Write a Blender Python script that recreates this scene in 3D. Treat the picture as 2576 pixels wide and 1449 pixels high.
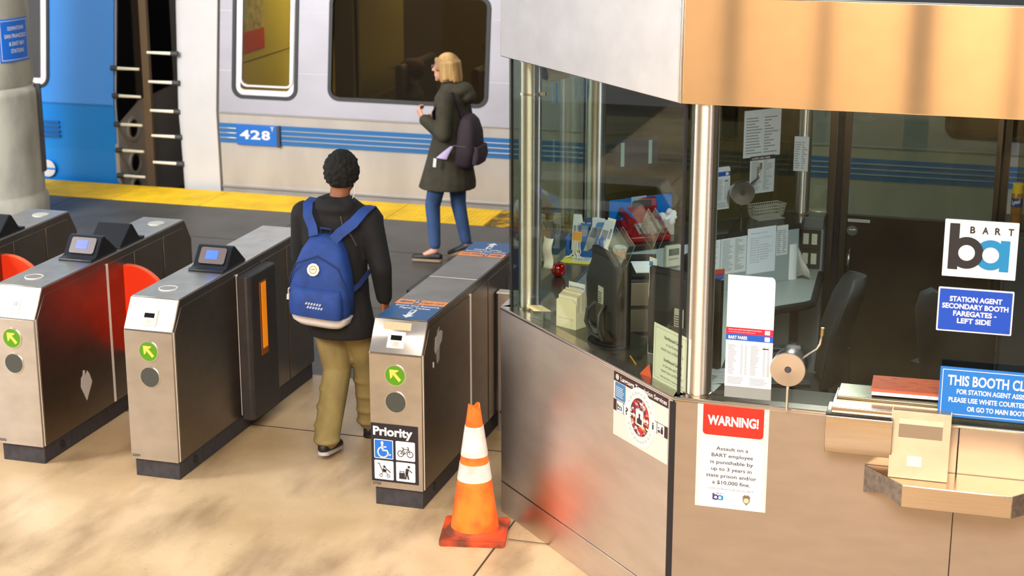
import bpy, bmesh, math, random
from mathutils import Vector, Matrix
from mathutils.geometry import tessellate_polygon
random.seed(7)
for o in list(bpy.data.objects): bpy.data.objects.remove(o)
SC = bpy.context.scene
COL = SC.collection
R = math.radians
PI = math.pi
S = math.sqrt(.5)

# ---------------------------------------------------------------- camera
cam = bpy.data.cameras.new('camera'); CAM = bpy.data.objects.new('camera', cam); COL.objects.link(CAM)
SC.camera = CAM
CAM.location = (0, 0, 3.539)
CAM.rotation_euler = (R(90-15.635), 0, R(16.685))
cam.sensor_width = 36; cam.lens = 36*4322.2/2576
cam.clip_start = .05; cam.clip_end = 200
cam.dof.use_dof = True; cam.dof.focus_distance = 7.9; cam.dof.aperture_fstop = 4.0
# ---------------------------------------------------------------- world and light
SC.view_settings.view_transform = 'Standard'; SC.view_settings.look = 'None'
SC.view_settings.gamma = 1; SC.view_settings.use_curve_mapping = False
SC.view_settings.exposure = 0.0
W = bpy.data.worlds.new('sky'); SC.world = W; W.use_nodes = True
nt = W.node_tree; nt.nodes.clear()
wo = nt.nodes.new('ShaderNodeOutputWorld'); wb = nt.nodes.new('ShaderNodeBackground')
wb.inputs[1].default_value = 1.0
# open hall: bright daylight over the tracks to the north, dimmer to the south
wt = nt.nodes.new('ShaderNodeTexCoord'); wsx = nt.nodes.new('ShaderNodeSeparateXYZ'); wr = nt.nodes.new('ShaderNodeValToRGB')
wm_ = nt.nodes.new('ShaderNodeMapRange'); wm_.inputs[1].default_value = -1; wm_.inputs[2].default_value = 1
nt.links.new(wt.outputs['Generated'], wsx.inputs[0]); nt.links.new(wsx.outputs['Y'], wm_.inputs[0]); nt.links.new(wm_.outputs[0], wr.inputs[0])
wr.color_ramp.elements[0].color = (.26, .25, .26, 1); wr.color_ramp.elements[0].position = .25
wr.color_ramp.elements[1].color = (.72, .78, .84, 1); wr.color_ramp.elements[1].position = .9
nt.links.new(wr.outputs[0], wb.inputs[0])
nt.links.new(wb.outputs[0], wo.inputs[0])
def area(name, loc, aim, sx, sy, power, col, spread=180):
    l = bpy.data.lights.new(name, 'AREA'); l.shape = 'RECTANGLE'; l.size = sx; l.size_y = sy
    l.energy = power; l.color = col; l.spread = R(spread)
    o = bpy.data.objects.new(name, l); COL.objects.link(o); o.location = loc
    o.rotation_euler = (Vector(aim)-Vector(loc)).to_track_quat('-Z', 'Y').to_euler()
    return o
area('concourse_daylight', (-1.3, .9, 5.4), (-1.7, 4.9, 0), 6, 2.6, 400, (1, .92, .81), 88)
area('platform_light', (-5.5, 10.5, 5.2), (-6.0, 14.6, 1.2), 9, 1.2, 115, (1, .97, .95), 130)
area('hall_light', (2.5, -8, 5.6), (1.5, -12.5, .6), 10, 2, 2250, (1, .82, .60))

area('west_fill', (-10, 4, 5.5), (-14, 8, 1.5), 5, 3, 2300, (.95, .97, 1))  # added lamp, brightens the west wall that the canopy mirrors
# ---------------------------------------------------------------- materials
def lin(c):
    if isinstance(c, str): c = tuple(int(c[i:i+2], 16)/255 for i in (0, 2, 4))
    return tuple((x/12.92 if x <= .04045 else ((x+.055)/1.055)**2.4) for x in c)+(1,)
MATS = {}
def mat(name, col, rough=.5, metal=0, emit=None, estr=0, alpha=1, noise=0, nscale=30, bump=0, stretch=None, coat=0, aniso=0, spec=.5, col2=None, trans=0, axis='Z'):
    if name in MATS: return MATS[name]
    m = bpy.data.materials.new(name); m.use_nodes = True; t = m.node_tree; b = t.nodes['Principled BSDF']
    c = lin(col); b.inputs['Base Color'].default_value = c; b.inputs['Roughness'].default_value = rough
    b.inputs['Metallic'].default_value = metal; b.inputs['Specular IOR Level'].default_value = spec
    b.inputs['Coat Weight'].default_value = coat; b.inputs['Transmission Weight'].default_value = trans
    if aniso:
        # brushed round the object: reflections smear up and down
        b.inputs['Anisotropic'].default_value = aniso; b.inputs['Anisotropic Rotation'].default_value = .25
        tg = t.nodes.new('ShaderNodeTangent'); tg.direction_type = 'RADIAL'; tg.axis = axis; t.links.new(tg.outputs[0], b.inputs['Tangent'])
    if emit: b.inputs['Emission Color'].default_value = lin(emit); b.inputs['Emission Strength'].default_value = estr
    if noise or bump:
        tc = t.nodes.new('ShaderNodeTexCoord'); mp = t.nodes.new('ShaderNodeMapping'); nz = t.nodes.new('ShaderNodeTexNoise')
        mp.inputs['Scale'].default_value = stretch or (1, 1, 1)
        nz.inputs['Scale'].default_value = nscale; nz.inputs['Detail'].default_value = 5
        t.links.new(tc.outputs['Object'], mp.inputs[0]); t.links.new(mp.outputs[0], nz.inputs['Vector'])
        if noise:
            cr = t.nodes.new('ShaderNodeValToRGB')
            c2 = lin(col2) if col2 else tuple(x*(1-noise) for x in c[:3])+(1,)
            cr.color_ramp.elements[0].color = c2; cr.color_ramp.elements[0].position = .42 if noise > .7 else .32
            cr.color_ramp.elements[1].color = c; cr.color_ramp.elements[1].position = .62
            t.links.new(nz.outputs['Fac'], cr.inputs[0]); t.links.new(cr.outputs[0], b.inputs['Base Color'])
        if bump:
            bp = t.nodes.new('ShaderNodeBump'); bp.inputs['Strength'].default_value = bump; bp.inputs['Distance'].default_value = .003
            t.links.new(nz.outputs['Fac'], bp.inputs['Height']); t.links.new(bp.outputs[0], b.inputs['Normal'])
    MATS[name] = m; return m
def glass(name, tint, refl=1.0, rough=0.0):
    m = bpy.data.materials.new(name); m.use_nodes = True; t = m.node_tree; t.nodes.clear()
    o = t.nodes.new('ShaderNodeOutputMaterial'); mx = t.nodes.new('ShaderNodeMixShader'); fr = t.nodes.new('ShaderNodeFresnel')
    tr = t.nodes.new('ShaderNodeBsdfTransparent'); gl = t.nodes.new('ShaderNodeBsdfGlossy'); fr.inputs[0].default_value = 1.45
    tr.inputs[0].default_value = tuple(tint)+(1,); gl.inputs['Roughness'].default_value = rough
    gl.inputs[0].default_value = (refl, refl, refl, 1)
    geo = t.nodes.new('ShaderNodeNewGeometry'); mi = t.nodes.new('ShaderNodeMath'); mi.operation = 'MULTIPLY_ADD'
    t.links.new(geo.outputs['Backfacing'], mi.inputs[0]); mi.inputs[1].default_value = 1/1.45-1.45; mi.inputs[2].default_value = 1.45; t.links.new(mi.outputs[0], fr.inputs[0])
    t.links.new(fr.outputs[0], mx.inputs[0]); t.links.new(tr.outputs[0], mx.inputs[1]); t.links.new(gl.outputs[0], mx.inputs[2])
    t.links.new(mx.outputs[0], o.inputs[0]); MATS[name] = m; return m
steel = mat('brushed_steel', 'b8aca0', .27, 1, noise=.10, nscale=3, stretch=(1, 1, 18), aniso=.75)
steel_h = mat('brushed_steel_level', 'c4b4a4', .24, 1, noise=.08, nscale=4, stretch=(1.2, 1.2, 30))
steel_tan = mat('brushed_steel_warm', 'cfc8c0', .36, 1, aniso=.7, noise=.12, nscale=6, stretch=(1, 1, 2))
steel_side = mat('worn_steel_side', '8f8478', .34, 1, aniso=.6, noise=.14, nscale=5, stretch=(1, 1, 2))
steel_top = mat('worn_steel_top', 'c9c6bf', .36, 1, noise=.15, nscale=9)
canopy_steel = mat('canopy_steel', 'ecd6b8', .13, 1, aniso=1.0, axis='Y', noise=.05, nscale=2, stretch=(4, 4, 1))  # steel tinted warm: reflected hall light put into the colour
post_steel = mat('post_steel', 'd8d4ce', .34, 1, aniso=.9, noise=.06, nscale=20, stretch=(1, 1, 10))
chrome = mat('chrome', 'dedede', .15, 1)
edge = mat('edge_steel', 'ece6dc', .3, .15)
frame_steel = mat('door_frame_steel', '6c635a', .35, 1)
black = mat('black_plastic', '131316', .5)
black_soft = mat('black_rubber', '18181a', .7)
blackm = mat('black_gloss', '0c0d10', .12)
darkgrey = mat('dark_grey', '3a3c40', .5)
white = mat('white_print', 'dedcdd', .5)
paper = mat('paper_white', 'd6d8dc', .8)
paper2 = mat('paper_cream', 'e9e2c9', .8)
ink = mat('ink_dark', '2b2530', .7)
inkg = mat('ink_grey', '8a8d94', .8)
blue_sign = mat('sign_blue', '0a4fc8', .45)
sky_sign = mat('sign_sky_blue', '0a6cc0', .45)
navy = mat('decal_navy', '0d4a80', .45)
logo_blue = mat('logo_blue', '0c7cb4', .5)
logo_dark = mat('logo_dark', '1b1a21', .55)
orange_d = mat('decal_orange', 'e68f4a', .5)
red_sign = mat('sign_red', 'f02416', .45)
maroon = mat('decal_maroon', '331820', .5)
peach = mat('decal_peach', 'eed6c4', .5)
lgrey = mat('decal_grey', 'd6d2cd', .5)
plinth_m = mat('plinth_black', '37353b', .6, noise=.4, nscale=25)
yellow = mat('tactile_yellow', 'f0c008', .6, noise=.25, nscale=4)
yellow2 = mat('tactile_yellow_worn', 'c79a10', .7, noise=.8, nscale=9)
concrete = mat('concrete', 'a9a698', .8, noise=.35, nscale=5, stretch=(1, 1, .4), bump=.3)

# ---------------------------------------------------------------- mesh builder
def frame(o, u, v):
    u = Vector(u).normalized(); v = Vector(v).normalized(); n = u.cross(v)
    M = Matrix((u, v, n)).transposed().to_4x4(); M.translation = Vector(o); return M
I4 = Matrix.Identity(4)
_tc = {}
def text_mesh(s, off=0.0):
    k = (s, off)
    if k not in _tc:
        cu = bpy.data.curves.new('t', 'FONT'); cu.body = s; cu.offset = off; cu.resolution_u = 3
        ob = bpy.data.objects.new('t', cu); COL.objects.link(ob)
        dg = bpy.context.evaluated_depsgraph_get(); me = bpy.data.meshes.new_from_object(ob.evaluated_get(dg))
        v = [(p.co.x, p.co.y) for p in me.vertices]; f = [tuple(p.vertices) for p in me.polygons]
        bpy.data.objects.remove(ob); bpy.data.meshes.remove(me); bpy.data.curves.remove(cu)
        _tc[k] = (v, f)
    return _tc[k]
def rrect(x0, y0, x1, y1, r=0, k=5):
    if r <= 0: return [(x0, y0), (x1, y0), (x1, y1), (x0, y1)]
    P = []
    for cx, cy, a in ((x1-r, y0+r, -90), (x1-r, y1-r, 0), (x0+r, y1-r, 90), (x0+r, y0+r, 180)):
        for i in range(k+1):
            t = R(a+90*i/k); P.append((cx+r*math.cos(t), cy+r*math.sin(t)))
    return P
def circ(cx, cy, r, n=28, ry=None, a0=0):
    return [(cx+r*math.cos(a0+2*PI*i/n), cy+(ry or r)*math.sin(a0+2*PI*i/n)) for i in range(n)]
class MB:
    def __init__(s): s.v = []; s.f = []; s.fm = []; s.M = I4; s.m = 0
    def add(s, vs, fs, M=None):
        b = len(s.v); T = s.M @ M if M is not None else s.M
        s.v += [T @ Vector(p) for p in vs]
        for f in fs: s.f.append(tuple(b+i for i in f)); s.fm.append(s.m)
        return s
    def box(s, x0, x1, y0, y1, z0, z1, M=None):
        return s.add([(x, y, z) for z in (z0, z1) for y in (y0, y1) for x in (x0, x1)],
                     [(0, 2, 3, 1), (4, 5, 7, 6), (0, 1, 5, 4), (2, 6, 7, 3), (0, 4, 6, 2), (1, 3, 7, 5)], M)
    def prism(s, pts, z0, z1, holes=(), M=None):
        loops = [list(pts)]+[list(h) for h in holes]; flat = [p for l in loops for p in l]; n = len(flat)
        tri = tessellate_polygon([[Vector((p[0], p[1], 0)) for p in l] for l in loops])
        vs = [(p[0], p[1], z1) for p in flat]+[(p[0], p[1], z0) for p in flat]; fs = []
        def ar(l): return sum(l[i-1][0]*l[i][1]-l[i][0]*l[i-1][1] for i in range(len(l)))
        for t in tri:
            a, b, c = t; A, B, Cc = flat[a], flat[b], flat[c]
            if (B[0]-A[0])*(Cc[1]-A[1])-(Cc[0]-A[0])*(B[1]-A[1]) < 0: t = (a, c, b)
            fs.append(tuple(t)); fs.append((t[0]+n, t[2]+n, t[1]+n))
        o = 0
        for li, l in enumerate(loops):
            ccw = ar(l) > 0; k = len(l)
            for i in range(k):
                a, b = o+i, o+(i+1) % k
                q = (a, a+n, b+n, b)
                if ccw != (li == 0): q = q[::-1]
                fs.append(q)
            o += k
        return s.add(vs, fs, M)
    def rect(s, x0, y0, x1, y1, z0, z1, r=0): return s.prism(rrect(x0, y0, x1, y1, r), z0, z1)
    def cyl(s, p0, p1, r0, r1=None, n=20):
        p0 = Vector(p0); p1 = Vector(p1); r1 = r0 if r1 is None else r1
        q = (p1-p0).to_track_quat('Z', 'Y').to_matrix(); vs = []
        for p, r in ((p0, r0), (p1, r1)):
            for i in range(n): vs.append(p+q @ Vector((r*math.cos(2*PI*i/n), r*math.sin(2*PI*i/n), 0)))
        fs = [(i, (i+1) % n, n+(i+1) % n, n+i) for i in range(n)]+[tuple(range(n))[::-1], tuple(range(n, 2*n))]
        return s.add(vs, fs)
    def tube(s, P, r, n=8):
        P = [Vector(p) for p in P]; vs = []; up = Vector((0, 0, 1))
        for i, p in enumerate(P):
            t = (P[min(i+1, len(P)-1)]-P[max(i-1, 0)]).normalized()
            a = t.cross(up)
            if a.length < .05: a = t.cross(Vector((1, 0, 0)))
            a.normalize(); b = a.cross(t); up = b
            rr = r[i] if isinstance(r, (list, tuple)) else r
            for k in range(n): vs.append(p+a*rr*math.cos(2*PI*k/n)+b*rr*math.sin(2*PI*k/n))
        fs = []
        for i in range(len(P)-1):
            for k in range(n): fs.append((i*n+k, i*n+(k+1) % n, (i+1)*n+(k+1) % n, (i+1)*n+k))
        L = (len(P)-1)*n
        fs += [tuple(range(n))[::-1], tuple(range(L, L+n))]
        return s.add(vs, fs)
    def lathe(s, prof, n=32, M=None):
        vs = []; fs = []; k = len(prof)
        for i in range(n):
            a = 2*PI*i/n
            for r, z in prof: vs.append((r*math.cos(a), r*math.sin(a), z))
        for i in range(n):
            j = (i+1) % n
            for q in range(k-1): fs.append((i*k+q, j*k+q, j*k+q+1, i*k+q+1))
        if prof[0][0] > 1e-6: fs.append(tuple(i*k for i in range(n))[::-1])
        if prof[-1][0] > 1e-6: fs.append(tuple(i*k+k-1 for i in range(n)))
        return s.add(vs, fs, M)
    def ell(s, c, r, n=16, m=10, M=None):
        r = (r, r, r) if not isinstance(r, (tuple, list)) else r
        vs = [(c[0], c[1], c[2]-r[2])]
        for j in range(1, m):
            t = -PI/2+PI*j/m
            for i in range(n): vs.append((c[0]+r[0]*math.cos(t)*math.cos(2*PI*i/n), c[1]+r[1]*math.cos(t)*math.sin(2*PI*i/n), c[2]+r[2]*math.sin(t)))
        vs.append((c[0], c[1], c[2]+r[2])); fs = []
        for i in range(n):
            fs.append((0, 1+(i+1) % n, 1+i)); fs.append((len(vs)-1, 1+(m-2)*n+i, 1+(m-2)*n+(i+1) % n))
            for j in range(m-2): fs.append((1+j*n+i, 1+j*n+(i+1) % n, 1+(j+1)*n+(i+1) % n, 1+(j+1)*n+i))
        return s.add(vs, fs, M)
    def loft(s, rings):
        # rings: lists of equal length of points
        n = len(rings[0]); vs = [p for r in rings for p in r]; fs = []
        for j in range(len(rings)-1):
            for i in range(n): fs.append((j*n+i, j*n+(i+1) % n, (j+1)*n+(i+1) % n, (j+1)*n+i))
        fs += [tuple(range(n))[::-1], tuple(range((len(rings)-1)*n, len(rings)*n))]
        return s.add(vs, fs)
    def text(s, st, x0, x1, y, cap, z=.0008, off=.012, flip=False, z1=None):
        v, f = text_mesh(st, off); hx = [p[0] for p in v]; a, b = min(hx), max(hx); H = .73
        sx = (x1-x0)/(b-a); sy = cap/H
        if flip: vs = [(x1-(p[0]-a)*sx, y-p[1]*sy, z) for p in v]
        else: vs = [(x0+(p[0]-a)*sx, y+p[1]*sy, z) for p in v]
        return s.add(vs, f)
    def remap(s, fn): s.v = [Vector(fn(p)) for p in s.v]; return s
    def build(s, name, mats, parent=None, M=None, smooth=35, bevel=0, seg=2):
        me = bpy.data.meshes.new(name); me.from_pydata([tuple(p) for p in s.v], [], s.f)
        if not isinstance(mats, (list, tuple)): mats = [mats]
        for m in mats: me.materials.append(m)
        for p, k in zip(me.polygons, s.fm): p.material_index = min(k, len(mats)-1); p.use_smooth = smooth > 0
        me.validate(); me.update()
        if smooth > 0: me.set_sharp_from_angle(angle=R(smooth))
        o = bpy.data.objects.new(name, me); COL.objects.link(o)
        if parent: o.parent = parent
        if M is not None: o.matrix_local = M
        if bevel:
            b = o.modifiers.new('bevel', 'BEVEL'); b.width = bevel; b.segments = seg; b.limit_method = 'ANGLE'; b.angle_limit = R(40)
            b.harden_normals = False
        return o
def tag(o, label, cat, group=None, kind=None):
    o['label'] = label; o['category'] = cat
    if group: o['group'] = group
    if kind: o['kind'] = kind
    return o
def thing(name, label, cat, M=I4, group=None):
    o = bpy.data.objects.new(name, None); COL.objects.link(o); o.empty_display_size = .1
    o.matrix_world = M; return tag(o, label, cat, group)
def struct(o): o['kind'] = 'structure'; return o
def at(x, y, z, rz=0): return Matrix.Translation((x, y, z)) @ Matrix.Rotation(rz, 4, 'Z')
def remeshed(mb, name, mats, parent=None, voxel=.008, smooth=4, M=None, pick=None):
    o = mb.build(name, mats, smooth=0)
    r = o.modifiers.new('r', 'REMESH'); r.mode = 'VOXEL'; r.voxel_size = voxel; r.use_smooth_shade = True
    if smooth: q = o.modifiers.new('s', 'SMOOTH'); q.factor = .5; q.iterations = smooth
    dg = bpy.context.evaluated_depsgraph_get(); me = bpy.data.meshes.new_from_object(o.evaluated_get(dg))
    old = o.data; o.modifiers.clear(); o.data = me; bpy.data.meshes.remove(old); me.name = name
    me.materials.clear()
    for m in (mats if isinstance(mats, (list, tuple)) else [mats]): me.materials.append(m)
    if pick:
        for p in me.polygons: p.material_index = pick(p.center)
    for p in me.polygons: p.use_smooth = True
    if parent: o.parent = parent
    if M is not None: o.matrix_local = M
    return o
def cap(mb, p0, p1, r0, r1, n=14):
    # tapered limb with rounded ends
    p0 = Vector(p0); p1 = Vector(p1); d = (p1-p0); L = d.length; q = d.to_track_quat('Z', 'Y').to_matrix().to_4x4(); q.translation = p0
    pr = [(0.0, -r0)]+[(r0*math.cos(a), r0*math.sin(a)) for a in (R(-60), R(-30), 0)]+[(r1*math.cos(a), L+r1*math.sin(a)) for a in (0, R(30), R(60))]+[(0.0, L+r1)]
    mb.lathe(pr, n, q)
def ring(c, rx, ry, rz=0, n=20, tilt=(0, 0)):
    return [Vector((c[0]+math.cos(rz)*rx*math.cos(2*PI*i/n)-math.sin(rz)*ry*math.sin(2*PI*i/n),
                    c[1]+math.sin(rz)*rx*math.cos(2*PI*i/n)+math.cos(rz)*ry*math.sin(2*PI*i/n),
                    c[2]+tilt[0]*math.cos(2*PI*i/n)+tilt[1]*math.sin(2*PI*i/n))) for i in range(n)]

# ================================================================ SETTING
def node_floor():
    m = bpy.data.materials.new('concourse_concrete'); m.use_nodes = True; t = m.node_tree; b = t.nodes['Principled BSDF']
    b.inputs['Roughness'].default_value = .42
    tc = t.nodes.new('ShaderNodeTexCoord')
    def nz(sc, det, stretch=(1, 1, 1), rot=0):
        mp = t.nodes.new('ShaderNodeMapping'); mp.inputs['Scale'].default_value = stretch; mp.inputs['Rotation'].default_value = (0, 0, rot)
        n = t.nodes.new('ShaderNodeTexNoise'); n.inputs['Scale'].default_value = sc; n.inputs['Detail'].default_value = det
        t.links.new(tc.outputs['Object'], mp.inputs[0]); t.links.new(mp.outputs[0], n.inputs['Vector']); return n
    def ramp(n, p0, c0, p1, c1):
        r = t.nodes.new('ShaderNodeValToRGB'); r.color_ramp.elements[0].position = p0; r.color_ramp.elements[0].color = c0
        r.color_ramp.elements[1].position = p1; r.color_ramp.elements[1].color = c1
        t.links.new(n.outputs['Fac'], r.inputs[0]); return r
    a = ramp(nz(.9, 6), .30, lin('a3875f'), .62, lin('cfb48f'))
    d = ramp(nz(3.0, 8, (1, .35, 1), R(35)), .30, lin('6f5230'), .52, (1, 1, 1, 1))
    e = ramp(nz(45, 2), .30, lin('7b6448'), .36, (1, 1, 1, 1))
    m1 = t.nodes.new('ShaderNodeMixRGB'); m1.blend_type = 'MULTIPLY'; m1.inputs[0].default_value = .55
    m2 = t.nodes.new('ShaderNodeMixRGB'); m2.blend_type = 'MULTIPLY'; m2.inputs[0].default_value = .22
    t.links.new(a.outputs[0], m1.inputs[1]); t.links.new(d.outputs[0], m1.inputs[2])
    t.links.new(m1.outputs[0], m2.inputs[1]); t.links.new(e.outputs[0], m2.inputs[2])
    t.links.new(m2.outputs[0], b.inputs['Base Color']); return m
floor_m = node_floor()
plat_m = mat('platform_paving', '4a4742', .5, noise=.3, nscale=3)
joint_m = mat('floor_joint', '3f3428', .9)
PE, TY = 14.589, 14.67        # platform edge, train side
m = MB(); m.box(-22, 14, -14, 9.75, -.2, 0); struct(m.build('floor', floor_m, smooth=0))
m = MB(); m.box(-22, 14, 9.75, PE, -.2, 0); struct(m.build('floor_platform', plat_m, smooth=0))
m = MB()
for y in (8.78, 5.0, 1.2): m.box(-22, 14, y-.005, y+.005, 0, .0012)
for x in (-2.34, -5.62, .9, -8.9): m.box(x-.005, x+.005, -14, 9.75, 0, .0012)
for y in (11.3, 12.9): m.box(-22, 14, y-.006, y+.006, 0, .0012)
for i in range(12): m.box(-20+2.4*i-.5, -20+2.4*i-.49, 9.75, 13.97, 0, .0012)
struct(m.build('trim_1', joint_m, smooth=0))
# tactile strip: countable tiles of raised domes along the platform edge
for i in range(13):
    x0 = -13.6+.915*i
    if x0 > .6: break
    m = MB(); m.box(x0+.003, x0+.912, PE-.612, PE-.002, 0, .006)
    n = 20
    for a in range(n):
        for b in range(13):
            cx = x0+.025+a*.0455; cy = PE-.59+b*.0455
            m.add([(cx-.011, cy-.011, .006), (cx+.011, cy-.011, .006), (cx+.011, cy+.011, .006), (cx-.011, cy+.011, .006),
                   (cx-.005, cy-.005, .0105), (cx+.005, cy-.005, .0105), (cx+.005, cy+.005, .0105), (cx-.005, cy+.005, .0105)],
                  [(0, 1, 5, 4), (1, 2, 6, 5), (2, 3, 7, 6), (3, 0, 4, 7), (4, 5, 6, 7)])
    ym = yellow2 if -5.2 < x0 < -1.4 else yellow
    o = m.build('trim_%d' % (i+2), ym, smooth=0); struct(o)
# track bed and the rest of the hall the steel mirrors, plus things added for reflections
dark = mat('track_dark', '1d1c1b', .9); warm = mat('hall_wall_warm', 'dabd98', .8, noise=.1, nscale=2); pale = mat('hall_wall_pale', 'c9c8c6', .8)
m = MB(); m.box(-22, 14, PE, 22, -1.4, -1.2); m.box(-22, 14, PE-.3, PE, -1.2, -.2); struct(m.build('floor_track', dark, smooth=0))
m = MB(); m.box(-22, 14, 21, 21.3, -1.4, 3.0); struct(m.build('wall_north', mat('far_wall', '4a463e', .9), smooth=0))
m = MB(); m.box(-22, 14, -14.3, -14, 0, 7); struct(m.build('wall_south', warm, smooth=0))
m = MB(); m.box(-15.3, -15, -14, PE-.4, 0, 7); struct(m.build('wall_west', pale, smooth=0))
m = MB(); m.box(14, 14.3, -14, 22, -1.4, 7); struct(m.build('wall_east', pale, smooth=0))
m = MB(); m.box(13.9, 13.99, -8.0, -2.2, .3, 5.2); struct(m.build('added_glow_panel', mat('added_daylight_panel', 'ffffff', .5, emit='f4f6ff', estr=5), smooth=0))  # unseen glowing panel added on the east wall for the post highlights
m = MB()
for y in (-8.0, -6.1, -4.1, -2.2): m.box(13.84, 13.92, y-.05, y+.05, .3, 5.2)
struct(m.build('trim_20', darkgrey, smooth=0))  # bars across the added glowing panel
for i, (x, r) in enumerate(((-4.2, .06), (-3.1, .09), (-2.1, .07), (-1.08, .13), (-.1, .07))):  # unseen dark posts added to streak the canopy's reflection
    m = MB(); m.lathe([(r, 0), (r, 7)], 24); struct(m.build('trim_%d' % (21+i), mat('streak_post_brown', '2a1e14', .8), M=at(x, -5, 0)))

# ================================================================ COLUMN
cx, cy = -8.755, 13.02
T = thing('concrete_column', 'thick round concrete column with dark stains and a blue direction sign, at the left edge', 'column', at(cx, cy, 0))
m = MB(); m.lathe([(.50, 0), (.50, .20), (.475, .24), (.475, .26), (.475, 1.13), (.47, 1.17), (.43, 1.20), (.445, 1.25), (.445, 3.6)], 48)
m.build('shaft', concrete, T, smooth=50)
m = MB(); m.box(-.02, .035, -.05, .02, .42, 1.2, M=Matrix.Rotation(R(22), 4, 'Z') @ Matrix.Translation((.47, 0, 0))); m.build('edge_guard', darkgrey, T, bevel=.01)
def wrap(p):
    # flat (u,v,n) sheet to the cylinder face
    a = R(-34)+p[0]/.45; r = .447+p[2]; return (r*math.cos(a), r*math.sin(a), p[1]+math.tan(R(3))*0)
sg = thing('direction_sign', 'blue curved sign wrapped on the concrete column reading DOWNTOWN SAN FRANCISCO & EAST BAY STATIONS', 'sign', at(cx, cy, 1.435))
m = MB(); 
for i in range(12): m.box(.345*i/12, .345*(i+1)/12, 0, .365, 0, .006)
m.remap(wrap).build('plate', mat('sign_blue_deep', '0f63c4', .5), sg, smooth=0)
m = MB()
for x0, y0, x1, y1 in ((.014, .014, .331, .018), (.014, .347, .331, .351), (.014, .014, .018, .351), (.327, .014, .331, .351)):
    for i in range(8): m.box(x0+(x1-x0)*i/8, x0+(x1-x0)*(i+1)/8, y0, y1, .006, .007)
m.remap(wrap).build('border', white, sg, smooth=0)
for s_, x0, x1, y in (('DOWNTOWN', .085, .27, .268), ('SAN FRANCISCO', .05, .305, .203), ('& EAST BAY', .09, .27, .138), ('STATIONS', .105, .255, .075)):
    m = MB(); m.text(s_, x0, x1, y, .034, .0072); m.remap(wrap).build('lettering', white, sg, smooth=0)

# ================================================================ TRAIN
TILT = math.atan(.13); zb = .76
up = frame((0, TY, zb), (1, 0, 0), (0, math.sin(TILT), math.cos(TILT)))      # local x = world X, y = up the tilted side, z = outward
def hz(z): return (z-zb)/math.cos(TILT)
car_metal = mat('car_aluminium', '98959a', .45, .5, noise=.10, nscale=2.5, stretch=(.6, 1, 6))
car_metal_low = mat('car_aluminium_low', 'bdb6ae', .45, .45, noise=.14, nscale=2.2, stretch=(2, 1, .6))  # same aluminium tinted tan: the platform's reflection put into the colour
car_white = mat('car_white', 'c4c1be', .5, noise=.05, nscale=4)
car_blue = mat('car_blue', '0086e0', .38, coat=.1)
stripe = mat('stripe_blue', '1b629c', .5); rubber = mat('window_rubber', '101514', .5)
olive = mat('car_inside_olive', 'b09a35', .7); brown_in = mat('car_inside_brown', '3a3020', .8)
tint = glass('tinted_glass', (.50, .47, .38), .8); clear_win = glass('car_clear_glass', (.85, .85, .78), .9)
XR = 6.0
c1 = thing('train_car', 'silver passenger rail car numbered 428 with blue stripes standing at the platform', 'train car', at(0, 0, 0))
X0, XW = -7.74, -7.30
# upper side with window openings
wins = [(-7.155, .905, -6.51, 1.93), (-6.18, .925, -4.645, 1.895), (-.60, .87, .9, 1.895), (-3.6, .925, -2.1, 1.895)]
m = MB(); outer = [(XW, 0), (XR, 0), (XR, hz(2.9)), (XW, hz(2.9))]
holes = [rrect(a+.012, hz(b)+.012, c-.012, hz(d)-.012, .09, 6) for a, b, c, d in wins]
m.prism(outer, -.04, 0, holes)
m.build('side_panel', car_metal, c1, M=up, smooth=0)
for z in (1.145, 1.70):
    xs = XW
    for a, b, c, d in sorted(wins)+[(XR+.02, 0, 0, 0)]:
        m = MB(); m.box(xs, a-.02, hz(z)-.0025, hz(z)+.0025, 0, .003); xs = c+.02
        m.build('panel_seam', mat('seam_light', 'c9c6c9', .5), c1, M=up, smooth=0)
m = MB(); m.loft([[(x, TY, .76), (x, TY+.06, .76), (x, TY+.12, -.35), (x, TY+.03, -.35), (x, TY+.02, 0)] for x in (XW, XR)])
m.build('lower_side_panel', car_metal_low, c1, smooth=0)
m = MB(); m.box(XW, XR, TY-.012, TY+.02, .745, .762); m.box(XW, XR, TY+.0, TY+.03, .03, .05); m.build('belt_rail', mat('rail_grey', 'a5a2a0', .4, .6), c1, bevel=.003)
# fluted stripes
m = MB(); h = (.650-.472)
m.box(XW, XR, TY-.006, TY+.01, .468, .652)
m.build('stripe_panel', stripe, c1)
m = MB()
for k in range(3):
    z = .468+.184*(k+1)/4; m.box(XW, -7.12, TY-.014, TY-.004, z-.006, z+.006); m.box(-6.66, XR, TY-.014, TY-.004, z-.006, z+.006)
m.build('flute', mat('flute_silver', 'b9bcc2', .3, .8), c1, bevel=.003)
npl = MB(); npl.box(-7.115, -6.70, TY-.022, TY-.004, .455, .650)
npl = npl.build('number_plate', mat('number_blue', '1463b8', .4), c1, bevel=.004)
m = MB(); F = frame((-7.115, TY-.0225, .455), (1, 0, 0), (0, 0, 1)); m.M = F
for dig, a, b in (('4', .035, .135), ('2', .145, .245), ('8', .258, .345)): m.text(dig, a, b, .062, .085, .001, .03)
m.text('Y', .352, .385, .145, .045, .001, .02)
m.build('number_lettering', white, npl, smooth=0)
m = MB(); m.box(-6.70, -6.668, TY-.03, TY-.004, .45, .655); m.build('number_bracket', darkgrey, c1, bevel=.004)
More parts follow.
